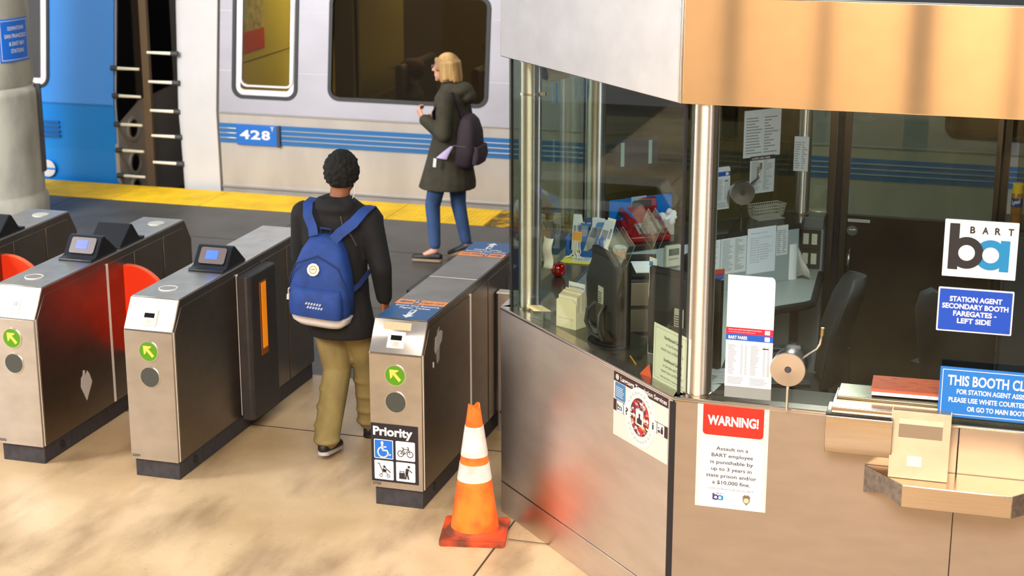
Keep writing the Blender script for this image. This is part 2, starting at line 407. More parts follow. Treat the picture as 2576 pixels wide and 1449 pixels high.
# windows
def ringpoly(mb, a, b, c, d, r, w, z0, z1): mb.prism(rrect(a, b, c, d, r, 7), z0, z1, [rrect(a+w, b+w, c-w, d-w, max(r-w, .01), 7)])
for i, (a, b, c, d) in enumerate(wins):
    m = MB(); ringpoly(m, a-.012, hz(b)-.012, c+.012, hz(d)+.012, .11, .034, -.03, .012)
    g = m.build('window_gasket', rubber, c1, M=up, smooth=30)
    if i == 0:
        m = MB(); ringpoly(m, a+.022, hz(b)+.022, c-.022, hz(d)-.022, .085, .05, -.05, -.005)
        ringpoly(m, a+.07, hz(b)+.10, c-.035, hz(d)-.06, .075, .018, -.03, .006)
        m.build('inner_frame', mat('frame_alu', 'c9c2c4', .3, .8), g, smooth=30)
    m = MB(); m.prism(rrect(a+.01, hz(b)+.01, c-.01, hz(d)-.01, .08), -.022, -.016)
    m.build('pane', clear_win if i == 0 else tint, g, smooth=0)
# white end cap
def sideprof(zs): return [(TY+max(0, (z-zb)*.13) + (0.02*(1-z/zb) if z < zb else 0), z) for z in zs]
zs = [-.3, 0, .2, .45, .76, 1.2, 1.7, 2.3, 2.9]
m = MB(); rings = []
P = sideprof(zs)
for x, dy in ((X0, .035), (X0+.03, .008), (X0+.08, -.006), (XW-.006, -.006)):
    xx = x
    rings.append([(xx+(.03*math.cos(z*1.3) if x < XW-.1 else 0)-.02, y+dy, z) for y, z in P]+[(xx, y+dy+.3, z) for y, z in P[::-1]])
m.loft(rings); m.build('end_cap', car_white, c1, smooth=40)
m = MB(); m.box(X0+.05, X0+.35, TY+.30, 17.4, -.3, 2.9); m.build('end_wall', mat('bellows_black', '201c1a', .8), c1)
def rod(parent, x0, x1, z, y=TY+.02):
    m = MB(); m.cyl((x0, y, z), (x1, y, z), .017, .013, 10); a = x0 if abs(x0) > 0 else x0
    o = m.build('gap_guard_rod', mat('guard_cream', 'f0e6cf', .5), parent)
    m = MB(); s = 1 if x1 > x0 else -1; m.cyl((x0-s*.02, y, z), (x0+s*.05, y, z), .026, .024, 10); m.build('socket', darkgrey, o)
for z in (1.287, 1.008, .73, .485, .223): rod(c1, -7.73, -8.035, z)
# inside of the car
m = MB(); m.box(-7.25, XR, TY+.15, 17.5, -.05, 0); m.box(-7.25, XR, 17.4, 17.5, 0, 2.7); m.build('interior_shell', brown_in, c1)
m = MB(); m.box(-7.30, -7.24, TY+.17, 17.4, 0, 2.4); bk = m.build('bulkhead', olive, c1)
m = MB(); m.box(-7.242, -7.236, TY+.17, 17.4, 1.16, 1.168); m.build('bulkhead_seam', brown_in, bk)
# poster on the bulkhead
F = frame((-7.235, 15.62, 1.24), (0, -1, 0), (0, 0, 1))
F = frame((-7.235, 14.93, 1.28), (0, 1, 0), (0, 0, 1))
F = Matrix(((0, 0, 1, -7.235), (1, 0, 0, 14.98), (0, 1, 0, 1.25), (0, 0, 0, 1)))
T = thing('wall_poster', 'red and cream poster inside the rail car, seen through its small window', 'poster', F)
m = MB(); m.rect(0, 0, .62, .66, 0, .004); m.build('sheet', mat('poster_cream', 'b9a56a', .6, noise=.5, nscale=14), T)
m = MB(); m.rect(.0, .53, .62, .66, .004, .005); m.build('colour_band', mat('poster_red', 'b83a26', .6), T)
m = MB(); m.rect(0, 0, .62, .20, .004, .005); m.build('colour_band', mat('poster_red', 'b83a26', .6), T)
m = MB(); m.rect(.10, .32, .24, .5, .004, .0052); m.build('picture', mat('poster_teal', '8aa6a4', .6), T)
m = MB(); m.box(-5.98, -5.95, TY+.2, 16.1, 0, 2.2); m.box(-6.0, -5.93, TY+.2, TY+.25, 0, 2.3); m.box(-5.99, -5.94, TY+.2, 16.1, .84, .88)
m.build('windscreen_partition', mat('partition_olive', '7d7038', .6), c1)
m = MB()
for x in (-5.6, -4.85, -4.1, -3.4): m.box(x-.05, x+.04, 15.0, 16.0, .4, 1.22); m.box(x-.05, x+.45, 15.0, 16.0, .32, .46)
m.build('seat_row', mat('seat_vinyl', '2c2420', .6), c1, bevel=.04)
m = MB(); m.box(-6.9, XR, 16.1, 16.5, 2.3, 2.33); m.build('ceiling_light', mat('car_lamp', 'ffffff', .5, emit='fff0c8', estr=16), c1)
m = MB(); m.box(-7.4, XR, TY+.28, 17.5, 2.55, 2.9); m.build('roof', car_white, c1)
def passenger(x, y, z, head, coat, lab, sc=1, cap_=False):
    m = MB(); m.M = Matrix.Scale(sc, 4)
    m.loft([ring((0, 0, -.45), .17, .13), ring((0, 0, -.1), .20, .13), ring((0, 0, .02), .21, .11), ring((0, 0, .08), .09, .08), ring((0, 0, .12), .055, .055)])
    cap(m, (.17, 0, -.02), (.22, -.05, -.33), .06, .045); cap(m, (-.17, 0, -.02), (-.22, -.05, -.33), .06, .045)
    cap(m, (.22, -.05, -.33), (.10, -.28, -.40), .045, .035); cap(m, (-.22, -.05, -.33), (-.10, -.28, -.40), .045, .035)
    cap(m, (.09, 0, -.48), (.11, -.42, -.47), .085, .06); cap(m, (-.09, 0, -.48), (-.11, -.42, -.47), .085, .06)
    cap(m, (.11, -.42, -.47), (.11, -.45, -.88), .06, .04); cap(m, (-.11, -.42, -.47), (-.11, -.45, -.88), .06, .04)
    cap(m, (0, 0, .05), (0, -.01, .2), .055, .055)
    m.ell((0, -.01, .24), (.078, .098, .115)); m.ell((0, -.105, .225), (.015, .022, .018))
    o = remeshed(m, 'person', [mat('coat_'+coat, coat, .8), mat('skin_dim', '8a5f48', .6)], voxel=.016, smooth=2, pick=lambda c: 1 if c.z > .12*sc else 0)
    o.matrix_world = at(x, y, z, R(-75))
    m = MB(); m.ell((0, .012, .262), (.088, .108, .112)); m.build('hair', mat('hair_'+head, head, .8), o, M=Matrix.Scale(sc, 4))
    if cap_:
        m = MB(); m.ell((0, .0, .29), (.093, .115, .07)); m.box(-.07, .07, -.2, -.08, .268, .278); m.build('cap', mat('cap_brown', '5a3a34', .8), o)
    tag(o, lab, 'person')
passenger(-5.55, 15.25, .90, '1a1416', '17181c', 'seated passenger in dark coat and cap inside the rail car, nearer its small window', .95, True)
passenger(-4.80, 15.45, 1.14, '120f0f', '1b1714', 'dark passenger seated higher up behind the tinted window, closest to the blonde woman', 1.05)

# blue car with its cab end
c2 = thing('train_car', 'bright blue painted rail car end with black cab window and round headlights', 'train car')
XB = -8.42
m = MB(); 
m.prism([(-14, 0), (XB+.0, 0), (XB, hz(2.9)), (-14, hz(2.9))], -.05, 0, [rrect(-9.9, hz(.905), -9.13, hz(1.95), .1, 6)])
m.build('side_panel', car_blue, c2, M=up, smooth=0)
m = MB(); m.loft([[(x, TY, .76), (x, TY+.05, .76), (x, TY+.08, .3), (x, TY+.1, -.35), (x, TY+.03, -.35), (x, TY+.03, .3)] for x in (-14, XB)])
m.build('lower_side_panel', car_blue, c2, smooth=0)
m = MB(); m.box(-14, XB-.02, TY-.006, TY+.01, .75, .765); m.build('belt_rail', mat('car_blue_dark', '0873bb', .3), c2, bevel=.002)
m = MB(); ringpoly(m, -9.91, hz(.895), -9.12, hz(1.96), .11, .03, -.03, .012); g = m.build('window_gasket', rubber, c2, M=up)
m = MB(); ringpoly(m, -9.89, hz(.915), -9.14, hz(1.94), .09, .075, -.04, .0); m.build('inner_frame', MATS['frame_alu'], g)
m = MB(); m.prism(rrect(-9.88, hz(.93), -9.15, hz(1.93), .08), -.024, -.018); m.build('pane', mat('cab_glass_black', '141417', .12), g)
m = MB()
for k in range(4): m.box(-9.22, -9.03, TY-.008, TY+.01, .42+.045*k, .44+.045*k)
m.box(-9.25, -9.235, TY-.006, TY+.01, .40, .60)
m.build('vent_louvre', mat('vent_blue', '0b5f9c', .5), c2)
m = MB(); F = frame((-9.19, TY-.004, .10), (1, 0, 0), (0, 0, 1)); m.M = F; m.prism(circ(0, 0, .085), 0, .003); m.build('round_emblem', white, c2)
m = MB(); m.M = F; m.rect(-.03, -.012, .09, .008, .0031, .005); m.build('emblem_bar', car_blue, c2)
# cab face (looks towards +X)
FX = Matrix(((0, 0, 1, XB), (1, 0, 0, TY), (0, 1, 0, 0), (0, 0, 0, 1)))     # local x = depth, y = up, z = outward +X
silver = mat('cab_silver', 'b9b2aa', .45, .3, noise=.12, nscale=3)
m = MB(); m.M = FX; pts = [(.02, -.3), (-.0, .1), (0, .76), (.27, 2.9), (2.7, 2.9), (2.7, -.3)]
m.prism([(x+.025, y) for x, y in pts], -.03, .015); m.build('cab_face', silver, c2, smooth=0, bevel=.012)
m = MB(); m.M = FX; m.prism([(.035, .62), (.05, .585), (.45, .74), (1.2, .80), (1.2, 2.6), (.28, 2.6), (.03, .8)], .015, .022); m.build('windscreen', mat('cab_glass_black', '141417', .12), c2)
m = MB(); m.M = FX; m.box(.56, .61, -.3, 2.7, .0, .10); m.build('door_post', mat('post_tan', '9b8468', .5), c2)
for z in (.48, .14, -.12):
    m = MB(); m.M = FX
    m.prism(circ(.33, z, .125, 28), .015, .03, [circ(.33, z, .09, 28)]); rim = m.build('headlight', silver, c2, bevel=.004)
    m = MB(); m.M = FX @ Matrix.Translation((.33, z, .0)); m.ell((0, 0, .012), (.088, .088, .03)); m.build('lens', mat('lens_dark', '4a4845', .1, .9), rim)
for z in (1.122, .855, .577, .32, .068): rod(c2, XB+.01, XB+.29, z)

# ================================================================ FARE GATES
GY, GW, GL = 7.85, .288, 1.78
green = mat('signal_green', '4a8612', .4, emit='5ca418', estr=.06); arrow_m = mat('signal_arrow', 'f0b850', .4, emit='ffb850', estr=.25)
disc_m = mat('dark_lens', '3f4340', .35); slot_m = mat('slot_plate', 'e6dccb', .35); tape_grey = mat('tape_grey', '8f8d8b', .5)
screen_m = mat('screen_blue', '3a62e8', .3, emit='3f6cff', estr=.6); screen2_m = mat('screen_deep_blue', '1233c0', .3, emit='0c30e0', estr=.6)
fan_m = mat('barrier_red', 'ff3a14', .45); fan_edge = mat('barrier_edge', 'ff6a3c', .4)
reader_m = mat('reader_black', '14171d', .32); bez = mat('reader_bezel', '5b4f4c', .4)
house_m = mat('housing_black', '2f2a29', .55, noise=.25, nscale=20); orange_l = mat('flap_edge_orange_glow', 'ff9a10', .35, emit='ff8a00', estr=.25)  # orange flap edge given a glow of its own, no lamp there
bevel_m = mat('bevel_steel', 'e2dcc2', .28, 1, noise=.08, nscale=8)  # yellowish bright steel: reflected lights put into the bevel's colour
sticker_m = mat('torn_sticker', 'c9c2bd', .7); woodtape = mat('faded_label', 'cbb390', .6, noise=.35, nscale=60, stretch=(1, 12, 1))
def side_prof(): return [(0, .106), (0, .843), (.098, 1.0), (GL, 1.0), (GL+.085, .86), (GL+.085, .106)]
def icon(mb, kind, s):
    # pictograms drawn in a unit square scaled by s, origin lower left
    def T(p): return [(x*s, y*s) for x, y in p]
    z0, z1 = .0012, .0018
    def line(a, b, w): 
        d = Vector((b[0]-a[0], b[1]-a[1])); L = d.length; d /= L; n = Vector((-d.y, d.x))*w/2
        mb.prism(T([(a[0]-n.x, a[1]-n.y), (b[0]-n.x, b[1]-n.y), (b[0]+n.x, b[1]+n.y), (a[0]+n.x, a[1]+n.y)]), z0, z1)
    def ringc(c, r, w): mb.prism(T(circ(c[0], c[1], r, 24)), z0, z1, [T(circ(c[0], c[1], r-w, 24))])
    def dot(c, r): mb.prism(T(circ(c[0], c[1], r, 16)), z0, z1)
    if kind == 'wheelchair':
        dot((.42, .86), .08); line((.42, .78), (.45, .46), .10); line((.44, .64), (.66, .64), .07); line((.42, .45), (.68, .45), .08); line((.68, .47), (.78, .20), .08); line((.76, .2), (.9, .24), .07)
        P = [(.46+.28*math.cos(t), .34+.28*math.sin(t)) for t in [R(a) for a in range(110, 345, 12)]]
        for a, b in zip(P, P[1:]): line(a, b, .07)
    elif kind == 'bicycle':
        ringc((.24, .36), .18, .04); ringc((.76, .36), .18, .04)
        for a, b in (((.24, .36), (.40, .62)), ((.40, .62), (.68, .62)), ((.24, .36), (.48, .36)), ((.48, .36), (.68, .62)), ((.48, .36), (.37, .68)), ((.76, .36), (.66, .72)), ((.30, .69), (.44, .69)), ((.58, .74), (.70, .72))): line(a, b, .035)
    elif kind == 'stroller':
        dot((.52, .70), .07); line((.16, .84), (.24, .88), .04); line((.24, .86), (.42, .42), .04); line((.42, .60), (.62, .46), .04)
        mb.prism(T([(.42, .60), (.66, .52), (.58, .38), (.42, .40)]), z0, z1); line((.55, .66), (.86, .40), .05); line((.44, .38), (.34, .26), .03); line((.6, .4), (.72, .26), .03)
        ringc((.33, .2), .09, .03); ringc((.74, .2), .09, .03)
    else:
        dot((.68, .82), .07); line((.60, .72), (.56, .46), .16); line((.66, .66), (.86, .52), .05); line((.58, .48), (.66, .12), .08); line((.54, .48), (.5, .12), .08)
        mb.prism(T([(.14, .12), (.46, .12), (.46, .46), (.14, .46)]), z0, z1); line((.2, .46), (.2, .54), .03); line((.4, .46), (.4, .54), .03); line((.16, .54), (.44, .54), .03)
def arrow_pts(cx, cy, r):
    # arrow to the upper left inside a disc
    P = [(-.62, .62), (.40, .60), (.18, .36), (-.04, .34), (.64, -.42), (.40, -.66), (-.26, .10), (-.30, -.16), (-.54, -.40)]
    return [(cx+x*r, cy+y*r) for x, y in P]
def reader(gate, y, flip, scr):
    T = thing('card_reader', '', 'card reader', gate_M(gate) @ Matrix.Translation((.167, y, 1.0045)) @ (Matrix.Rotation(PI, 4, 'Z') if flip else I4))
    prof = [(-.155, 0), (-.155, .012), (-.115, .015), (-.088, .024), (-.018, .112), (-.004, .120), (.016, .120), (.15, .008), (.15, 0)]
    m = MB(); m.prism(prof, -.108, .108, M=Matrix(((0, 0, 1, 0), (1, 0, 0, 0), (0, 1, 0, 0), (0, 0, 0, 1)))); m.build('housing', reader_m, T, bevel=.006)
    F = frame((0, -.089, .025), (1, 0, 0), (0, .070, .088))
    m = MB(); m.M = F; m.rect(-.078, .006, .082, .108, 0, .006, .014); bz = m.build('bezel', bez, T, bevel=.0015)
    m = MB(); m.M = F; m.rect(-.040, .034, .034, .088, .006, .0072); m.build('screen', scr, bz)
    return T
GX = {}
def gate_M(g): return at(GX[g], GY, 0)
def build_gate(key, x, label, number=None, near_disc=True, far_disc=True, scr=None, far_reader=False, front=True):
    GX[key] = x
    g = thing('fare_gate', label, 'fare gate', gate_M(key))
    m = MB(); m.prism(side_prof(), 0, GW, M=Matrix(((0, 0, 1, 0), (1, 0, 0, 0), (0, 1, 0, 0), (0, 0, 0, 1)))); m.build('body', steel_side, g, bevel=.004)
    m = MB(); m.box(.013, GW-.010, .013, GL+.07, 0, .106); pl = m.build('plinth', plinth_m, g, bevel=.004)
    m = MB(); m.cyl((GW-.011, .2, .055), (GW-.005, .2, .055), .022); m.build('plug', black, pl)
    m = MB(); m.rect(.004, .10, GW-.004, GL-.004, 1.0, 1.004); m.build('top_panel', steel_top if key != 'P' else mat('top_steel_dark', '8d8579', .34, 1, noise=.2, nscale=6), g, bevel=.001)
    if key == 'P':
        m = MB(); m.box(.004, GW-.004, .928, .934, 1.004, 1.0055); m.build('top_seam', edge, g)
    # front and bevel panels
    Ff = frame((0, -.004, .106), (1, 0, 0), (0, 0, 1))
    m = MB(); m.M = Ff; m.rect(.001, 0, GW-.004, .732, -.004, .002, .002); m.build('front_panel', steel_tan, g, bevel=.0015)
    Fb = frame((0, 0, .843), (1, 0, 0), (0, .098, .157)); 
    m = MB(); m.M = Fb; m.rect(.001, .003, GW-.004, .182, -.003, .004, .002); m.build('bevel_panel', bevel_m if key != 'P' else steel_tan, g, bevel=.0015)
    m = MB(); m.M = Fb; m.rect(.090, .030, .182, .118, .004, .008, .003); sp = m.build('ticket_slot_plate', slot_m, g, bevel=.001)
    m = MB(); m.M = Fb; m.rect(.106, .072, .166, .098, .008, .009); m.build('slot', blackm, sp)
    m = MB(); m.M = Fb; m.rect(.122, .038, .152, .064, .008, .009, .002); m.build('slot_decal', inkg if False else mat('slot_grey', 'b9b0a2', .5), sp)
    # signal lights
    m = MB(); m.M = Ff; m.prism(circ(.143, .625, .058, 36), .002, .006, [circ(.143, .625, .053, 36)]); lr = m.build('signal_light', chrome, g)
    m = MB(); m.M = Ff; m.prism(circ(.143, .625, .0535, 36), .002, .0048); m.build('green_lens', green, lr)
    m = MB(); m.M = Ff; m.prism(arrow_pts(.143, .625, .05), .005, .0056); m.build('arrow', arrow_m, lr)
    m = MB(); m.M = Ff; m.prism(circ(.143, .480, .058, 36), .002, .006, [circ(.143, .480, .055, 36)]); lr = m.build('signal_light', chrome, g)
    m = MB(); m.M = Ff; m.prism(circ(.143, .480, .0555, 36), .002, .005); m.build('dark_lens', disc_m, lr)
    if number:
        m = MB(); m.M = Ff; m.text(number, .006, .052, .014, .015, .0028, .02); m.build('gate_number', ink, g, smooth=0)
    # side panels with bright trims
    for sx, nx in ((GW, 1), (0, -1)):
        def sb(mb, y0, y1, z0, z1, t): mb.box(min(sx, sx+nx*t), max(sx, sx+nx*t), y0, y1, z0, z1)
        for a, b in ((.016, .775), (.80, 1.10), (1.115, 1.47), (1.485, GL-.03)):
            m = MB(); 
            if a < .1: m.prism([(.016, .112), (.016, .84), (.105, .958), (b, .958), (b, .112)], sx if nx > 0 else sx-.004, sx+.004 if nx > 0 else sx, M=Matrix(((0, 0, 1, 0), (1, 0, 0, 0), (0, 1, 0, 0), (0, 0, 0, 1))))
            else: sb(m, a, b, .112, .958, .004)
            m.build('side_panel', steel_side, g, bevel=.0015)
        m = MB(); sb(m, .779, .784, .112, .962, .006); m.build('side_trim', edge, g)
        m = MB(); sb(m, .792, .797, .112, .962, .006); m.build('side_trim', edge, g)
        m = MB(); sb(m, .006, .010, .11, .846, .003); m.build('edge_trim', edge, g)
    if near_disc:
        m = MB(); m.prism(circ(.127, .278, .052, 32), 1.004, 1.008, [circ(.127, .278, .047, 32)]); d = m.build('access_cap', edge, g)
        m = MB(); m.prism(circ(.127, .278, .046, 32), 1.004, 1.0065); m.build('cap_lid', steel_top, d)
    if far_disc:
        m = MB(); m.prism(circ(.17, 1.63, .052, 32), 1.004, 1.008); m.build('access_cap', mat('cap_pale', 'dcd9c8', .4, .6), g)
    return g
def side_fan(g, side, y=.99):
    rr = .264 if side == 'right' else .20
    nx = 1 if side == 'right' else -1; sx = GW+.004 if nx > 0 else -.004
    P = [(sx, .36)]+[(sx+nx*(.03+rr*math.cos(R(a))), .645+rr*math.sin(R(a))) for a in range(-78, 100, 6)]+[(sx, .645+rr-.002)]
    F = Matrix(((1, 0, 0, 0), (0, 0, -1, y), (0, 1, 0, 0), (0, 0, 0, 1)))
    m = MB(); m.M = F; m.prism(P, -.016, .016); o = m.build('barrier_flap', fan_m, g, bevel=.004)
    E_ = [(sx+nx*(.03+(rr+.002)*math.cos(R(a))), .645+(rr+.002)*math.sin(R(a))) for a in range(-78, 100, 6)]
    I_ = [(sx+nx*(.03+(rr-.002)*math.cos(R(a))), .645+(rr-.002)*math.sin(R(a))) for a in range(-78, 100, 6)]
    m = MB(); m.M = F; m.prism(E_+I_[::-1], -.017, .017); m.build('flap_rim', fan_edge, o)
def housing(g, side):
    nx = 1 if side == 'right' else -1; sx = GW+.004 if nx > 0 else -.004
    m = MB(); P = [(0, .775), (.06, .775), (.084, .80), (.088, 1.12), (.07, 1.135), (0, 1.135)]
    m.M = Matrix(((nx, 0, 0, sx), (0, 1, 0, 0), (0, 0, 1, 0), (0, 0, 0, 1)))
    if nx < 0: P = [p for p in P]
    m.prism(P, .085, .955); h = m.build('barrier_housing', house_m, g, bevel=.008)
    m = MB(); m.box(min(sx+nx*.086, sx+nx*.0895), max(sx+nx*.086, sx+nx*.0895), .895, .985, .45, .895); m.build('slot_recess', mat('slot_amber_dark', '8a4a10', .5), h)
    m = MB(); m.box(min(sx+nx*.086, sx+nx*.092), max(sx+nx*.086, sx+nx*.092), .915, .975, .49, .885); m.build('flap_edge', orange_l, h)
Gz = build_gate('Z', -6.19, 'steel fare gate cut by the left edge, in front of the concrete column', far_disc=True)
side_fan(Gz, 'right')
Ga = build_gate('A', -5.359, 'steel fare gate numbered 3202 with a torn white sticker on its side', '3202')
side_fan(Ga, 'right'); side_fan(Ga, 'left')
Gb = build_gate('B', -4.526, 'steel fare gate numbered 2201 with a black barrier housing and orange flap edge in its slot', '2201', far_disc=False)
side_fan(Gb, 'left'); housing(Gb, 'right')
Gp = build_gate('P', -3.119, 'steel fare gate numbered 3750 with a black Priority decal and blue ticket decals on top', '3750', near_disc=False, far_disc=False)
housing(Gp, 'left')
t = reader('A', .80, False, screen2_m); t['label'] = 'black card reader with deep blue screen on the fare gate numbered 3202'
t = reader('A', 1.13, True, screen2_m); t['label'] = 'black card reader seen from behind, facing the platform on the gate numbered 3202'
t = reader('B', .80, False, screen_m); t['label'] = 'black card reader with light blue screen on the fare gate numbered 2201'
t = reader('Z', 1.13, True, screen2_m); t['label'] = 'black card reader cut by the left edge of the photo, on the leftmost gate'
# torn sticker on gate A, tape on gate P
Fr = lambda X, y0, z0: Matrix(((0, 0, 1, X), (1, 0, 0, y0), (0, 1, 0, z0), (0, 0, 0, 1)))
m = MB(); m.prism([(.055, 0), (.0, .10), (.01, .15), (.03, .165), (.035, .19), (.055, .185), (.05, .15), (.08, .175), (.10, .15), (.125, .095)], 0, .0012)
o = m.build('sticker', sticker_m, smooth=0, M=Fr(-5.359+GW+.0045, 8.262, .225)); tag(o, 'torn pale kite-shaped sticker on the dark side of the gate numbered 3202', 'sticker')
tp = thing('duct_tape', 'crossed strips of grey tape on the side of the Priority gate', 'tape', Fr(-3.119+GW+.0045, 7.98, .74))
m = MB(); m.prism([(.085, 0), (.12, .01), (.135, .12), (.125, .19), (.09, .17), (.08, .06)], 0, .0012); m.build('strip', tape_grey, tp, smooth=0)
m = MB(); m.prism([(.045, .08), (.06, .15), (.15, .165), (.175, .15), (.16, .105), (.06, .06)], .0012, .0024); m.build('strip', mat('tape_grey_light', 'a2a09d', .5), tp, smooth=0)
m = MB(); m.prism([(.02, .0), (.035, -.01), (.04, .02), (.022, .028)], 0, .001); m.build('flake', white, tp, smooth=0)
# priority decal
Fp = at(-3.119, GY-.0065, .14) @ frame((0, 0, 0), (1, 0, 0), (0, 0, 1))
d = thing('priority_sign', 'black Priority decal with four pictograms on the front of the gate numbered 3750', 'sign', Fp)
m = MB(); m.rect(.002, 0, .262, .322, 0, .0012); m.build('plate', mat('decal_black', '1c1822', .5), d, smooth=0)
m = MB(); m.text('Priority', .014, .232, .258, .048, .0016, .035); m.build('lettering', white, d, smooth=0)
for k, x, y in (('wheelchair', .018, .128), ('bicycle', .138, .128), ('stroller', .018, .012), ('luggage', .138, .012)):
    m = MB(); m.rect(x, y, x+.106, y+.106, .0012, .0016, .006); sq = m.build('pictogram_panel', white, d, smooth=0)
    if k == 'wheelchair':
        m = MB(); m.rect(x+.004, y+.004, x+.102, y+.102, .0016, .0019, .004); m.build('blue_field', mat('access_blue', '1268c8', .5), sq, smooth=0)
    m = MB(); m.M = Matrix.Translation((x+.003, y+.002, .001)); icon(m, k, .1); m.build(k+'_pictogram', white if k == 'wheelchair' else ink, sq, smooth=0)
# faded strip of tape above the slot on the priority gate
Fb = gate_M('P') @ frame((0, 0, .843), (1, 0, 0), (0, .098, .157))
o = MB(); o.rect(.055, .128, .205, .168, 0, .0012); o = o.build('label_strip', woodtape, M=Fb @ Matrix.Translation((0, 0, .0042)), smooth=0); tag(o, 'faded tan label strip above the ticket slot of the gate with the Priority decal', 'label')
# ticket decals on top of the priority gate
def ticket_decal(M, label):
    d = thing('ticket_decal', label, 'decal', M)
    m = MB(); m.rect(0, 0, GW-.012, .262, 0, .001); m.build('blue_field', navy, d, smooth=0)
    m = MB(); m.rect(0, .262, GW-.012, .345, 0, .001); m.build('orange_band', orange_d, d, smooth=0)
    m = MB(); m.prism([(.012, .303), (.04, .325), (.04, .312), (.088, .312), (.088, .294), (.04, .294), (.04, .281)], .001, .0015); m.build('arrow', navy, d, smooth=0)
    m = MB(); m.rect(.098, .272, .13, .338, .001, .0015); sq = m.build('access_square', navy, d, smooth=0)
    m = MB(); m.prism(circ(.114, .30, .010, 14), .0015, .002, [circ(.114, .30, .006, 14)]); m.prism(circ(.113, .323, .005, 12), .0015, .002); m.build('access_pictogram', white, sq, smooth=0)
    m = MB(); m.text('Clipper Card', .138, .262, .289, .032, .0015, .0); m.build('orange_lettering', ink, d, smooth=0)
    m = MB(); m.text('Insert and Remove', .02, .262, .222, .026, .0015, .03); m.text('Paper Ticket', .055, .225, .182, .026, .0015, .03); m.build('white_lettering', white, d, smooth=0)
    m = MB(); m.rect(.132, .10, .165, .165, .001, .0015); tk = m.build('ticket', white, d, smooth=0)
    m = MB(); m.rect(.138, .115, .155, .155, .0015, .002); m.build('ticket_picture', logo_blue, tk, smooth=0)
    m = MB(); m.prism([(.15, .02), (.118, .062), (.136, .062), (.136, .095), (.164, .095), (.164, .062), (.182, .062)], .001, .0015); m.build('down_arrow', white, d, smooth=0)
ticket_decal(at(-3.119+.006, GY+.103, 1.0045), 'blue and orange ticket decal on the near top end of the gate numbered 3750')
ticket_decal(at(-3.119+GW-.006, GY+GL-.01, 1.0045, PI), 'upside down blue and orange ticket decal on the far top end of the Priority gate')

# ================================================================ TRAFFIC CONE
T = thing('traffic_cone', 'orange traffic cone with two dirty white bands, standing before the booth', 'traffic cone', at(-2.486, 7.64, 0, R(12)))
cone_m = mat('cone_orange', 'ff5a12', .5, noise=.75, nscale=8, col2='e07a1e'); cone_y = mat('cone_orange_worn', 'ff7a18', .5, noise=.6, nscale=12, col2='f04a08')
band_m = mat('cone_band_white', 'dcd8d6', .55, noise=.35, nscale=7, col2='b7aea8')
base_m = mat('cone_base', 'd84a1c', .6, noise=.9, nscale=6, col2='6e3622')
m = MB(); m.rect(-.165, -.165, .165, .165, 0, .026, .02)
for i in range(22): m.box(-.155+.0145*i, -.148+.0145*i, -.168, -.163, 0, .016)
m.build('base', base_m, T, bevel=.004)
def rz(z): return .125-(z-.026)*(.125-.028)/(.70-.026)
def seg(name, z0, z1, mt, e=0, top=None):
    m = MB(); n = 40; pr = []
    for i in range(9): z = z0+(z1-z0)*i/8; pr.append((rz(z)+e, z))
    m.lathe(pr, n); return m.build(name, mt, T, smooth=40)
seg('cone_body', .026, .675, cone_m)
m = MB(); n = 40; vs = []
for i in range(n):
    a = 2*PI*i/n; jag = .012*math.sin(a*2)+random.uniform(-.006, .006)
    for r, z in ((rz(.62), .62), (rz(.69), .688+jag), (rz(.69)-.006, .688+jag), (rz(.62)-.006, .62)): vs.append((r*math.cos(a), r*math.sin(a), z))
m.add(vs, [(i*4+k, ((i+1) % n)*4+k, ((i+1) % n)*4+k+1, i*4+k+1) for i in range(n) for k in range(3)]); m.build('torn_rim', cone_m, T)
seg('lower_band', .305, .392, band_m, .0022); seg('upper_band', .432, .585, band_m, .0022)
m = MB(); m.lathe([(.150, .026), (.132, .034), (.127, .05)], 40); m.build('base_collar', base_m, T)

# ================================================================ STATION AGENT BOOTH
A0 = Vector((-1.334, 6.849, 0)); A1 = Vector((-2.445, 7.961, 0)); A2 = Vector((-2.445, 9.495, 0)); A3 = Vector((-1.32, 10.62, 0))
BX = 2.6
FRONT = frame((0, 6.849, 0), (1, 0, 0), (0, 0, 1))                    # local (x, z, outward)
CHAM = frame(A1, (S, -S, 0), (0, 0, 1)); CL = (A0-A1).length           # local (along, z, outward)
SIDE = frame(A2, (0, -1, 0), (0, 0, 1)); SL = (A2-A1).length
BACKC = frame(A3, (-S, -S, 0), (0, 0, 1)); BL = (A3-A2).length
BACK = frame((BX, 10.62, 0), (-1, 0, 0), (0, 0, 1))
booth = thing('agent_booth', 'eight-sided stainless steel and glass station agent booth filling the right side', 'booth')
gl_front = glass('booth_glass', (.88, .92, .88), .40); gl_side = glass('booth_glass_side', (.62, .68, .60), .9)
gl_back = glass('booth_glass_back', (.66, .72, .62), .9); gl_olive = glass('booth_glass_smoked', (.30, .30, .20), .9)
gap_m = mat('joint_black', '15131a', .6)
inner = mat('booth_inner_grey', '8c9298', .6); steel_in = mat('steel_inside', '6a655e', .4, .8)
counter_m = mat('counter_dark', '6b665c', .22, .75, noise=.1, nscale=5)
def wallpanel(F, x0, x1, z0, z1, mt, name, t=.04, bev=.003, out=0):
    m = MB(); m.box(x0, x1, z0, z1, -t+out, out); return m.build(name, mt, booth, M=F, bevel=bev)
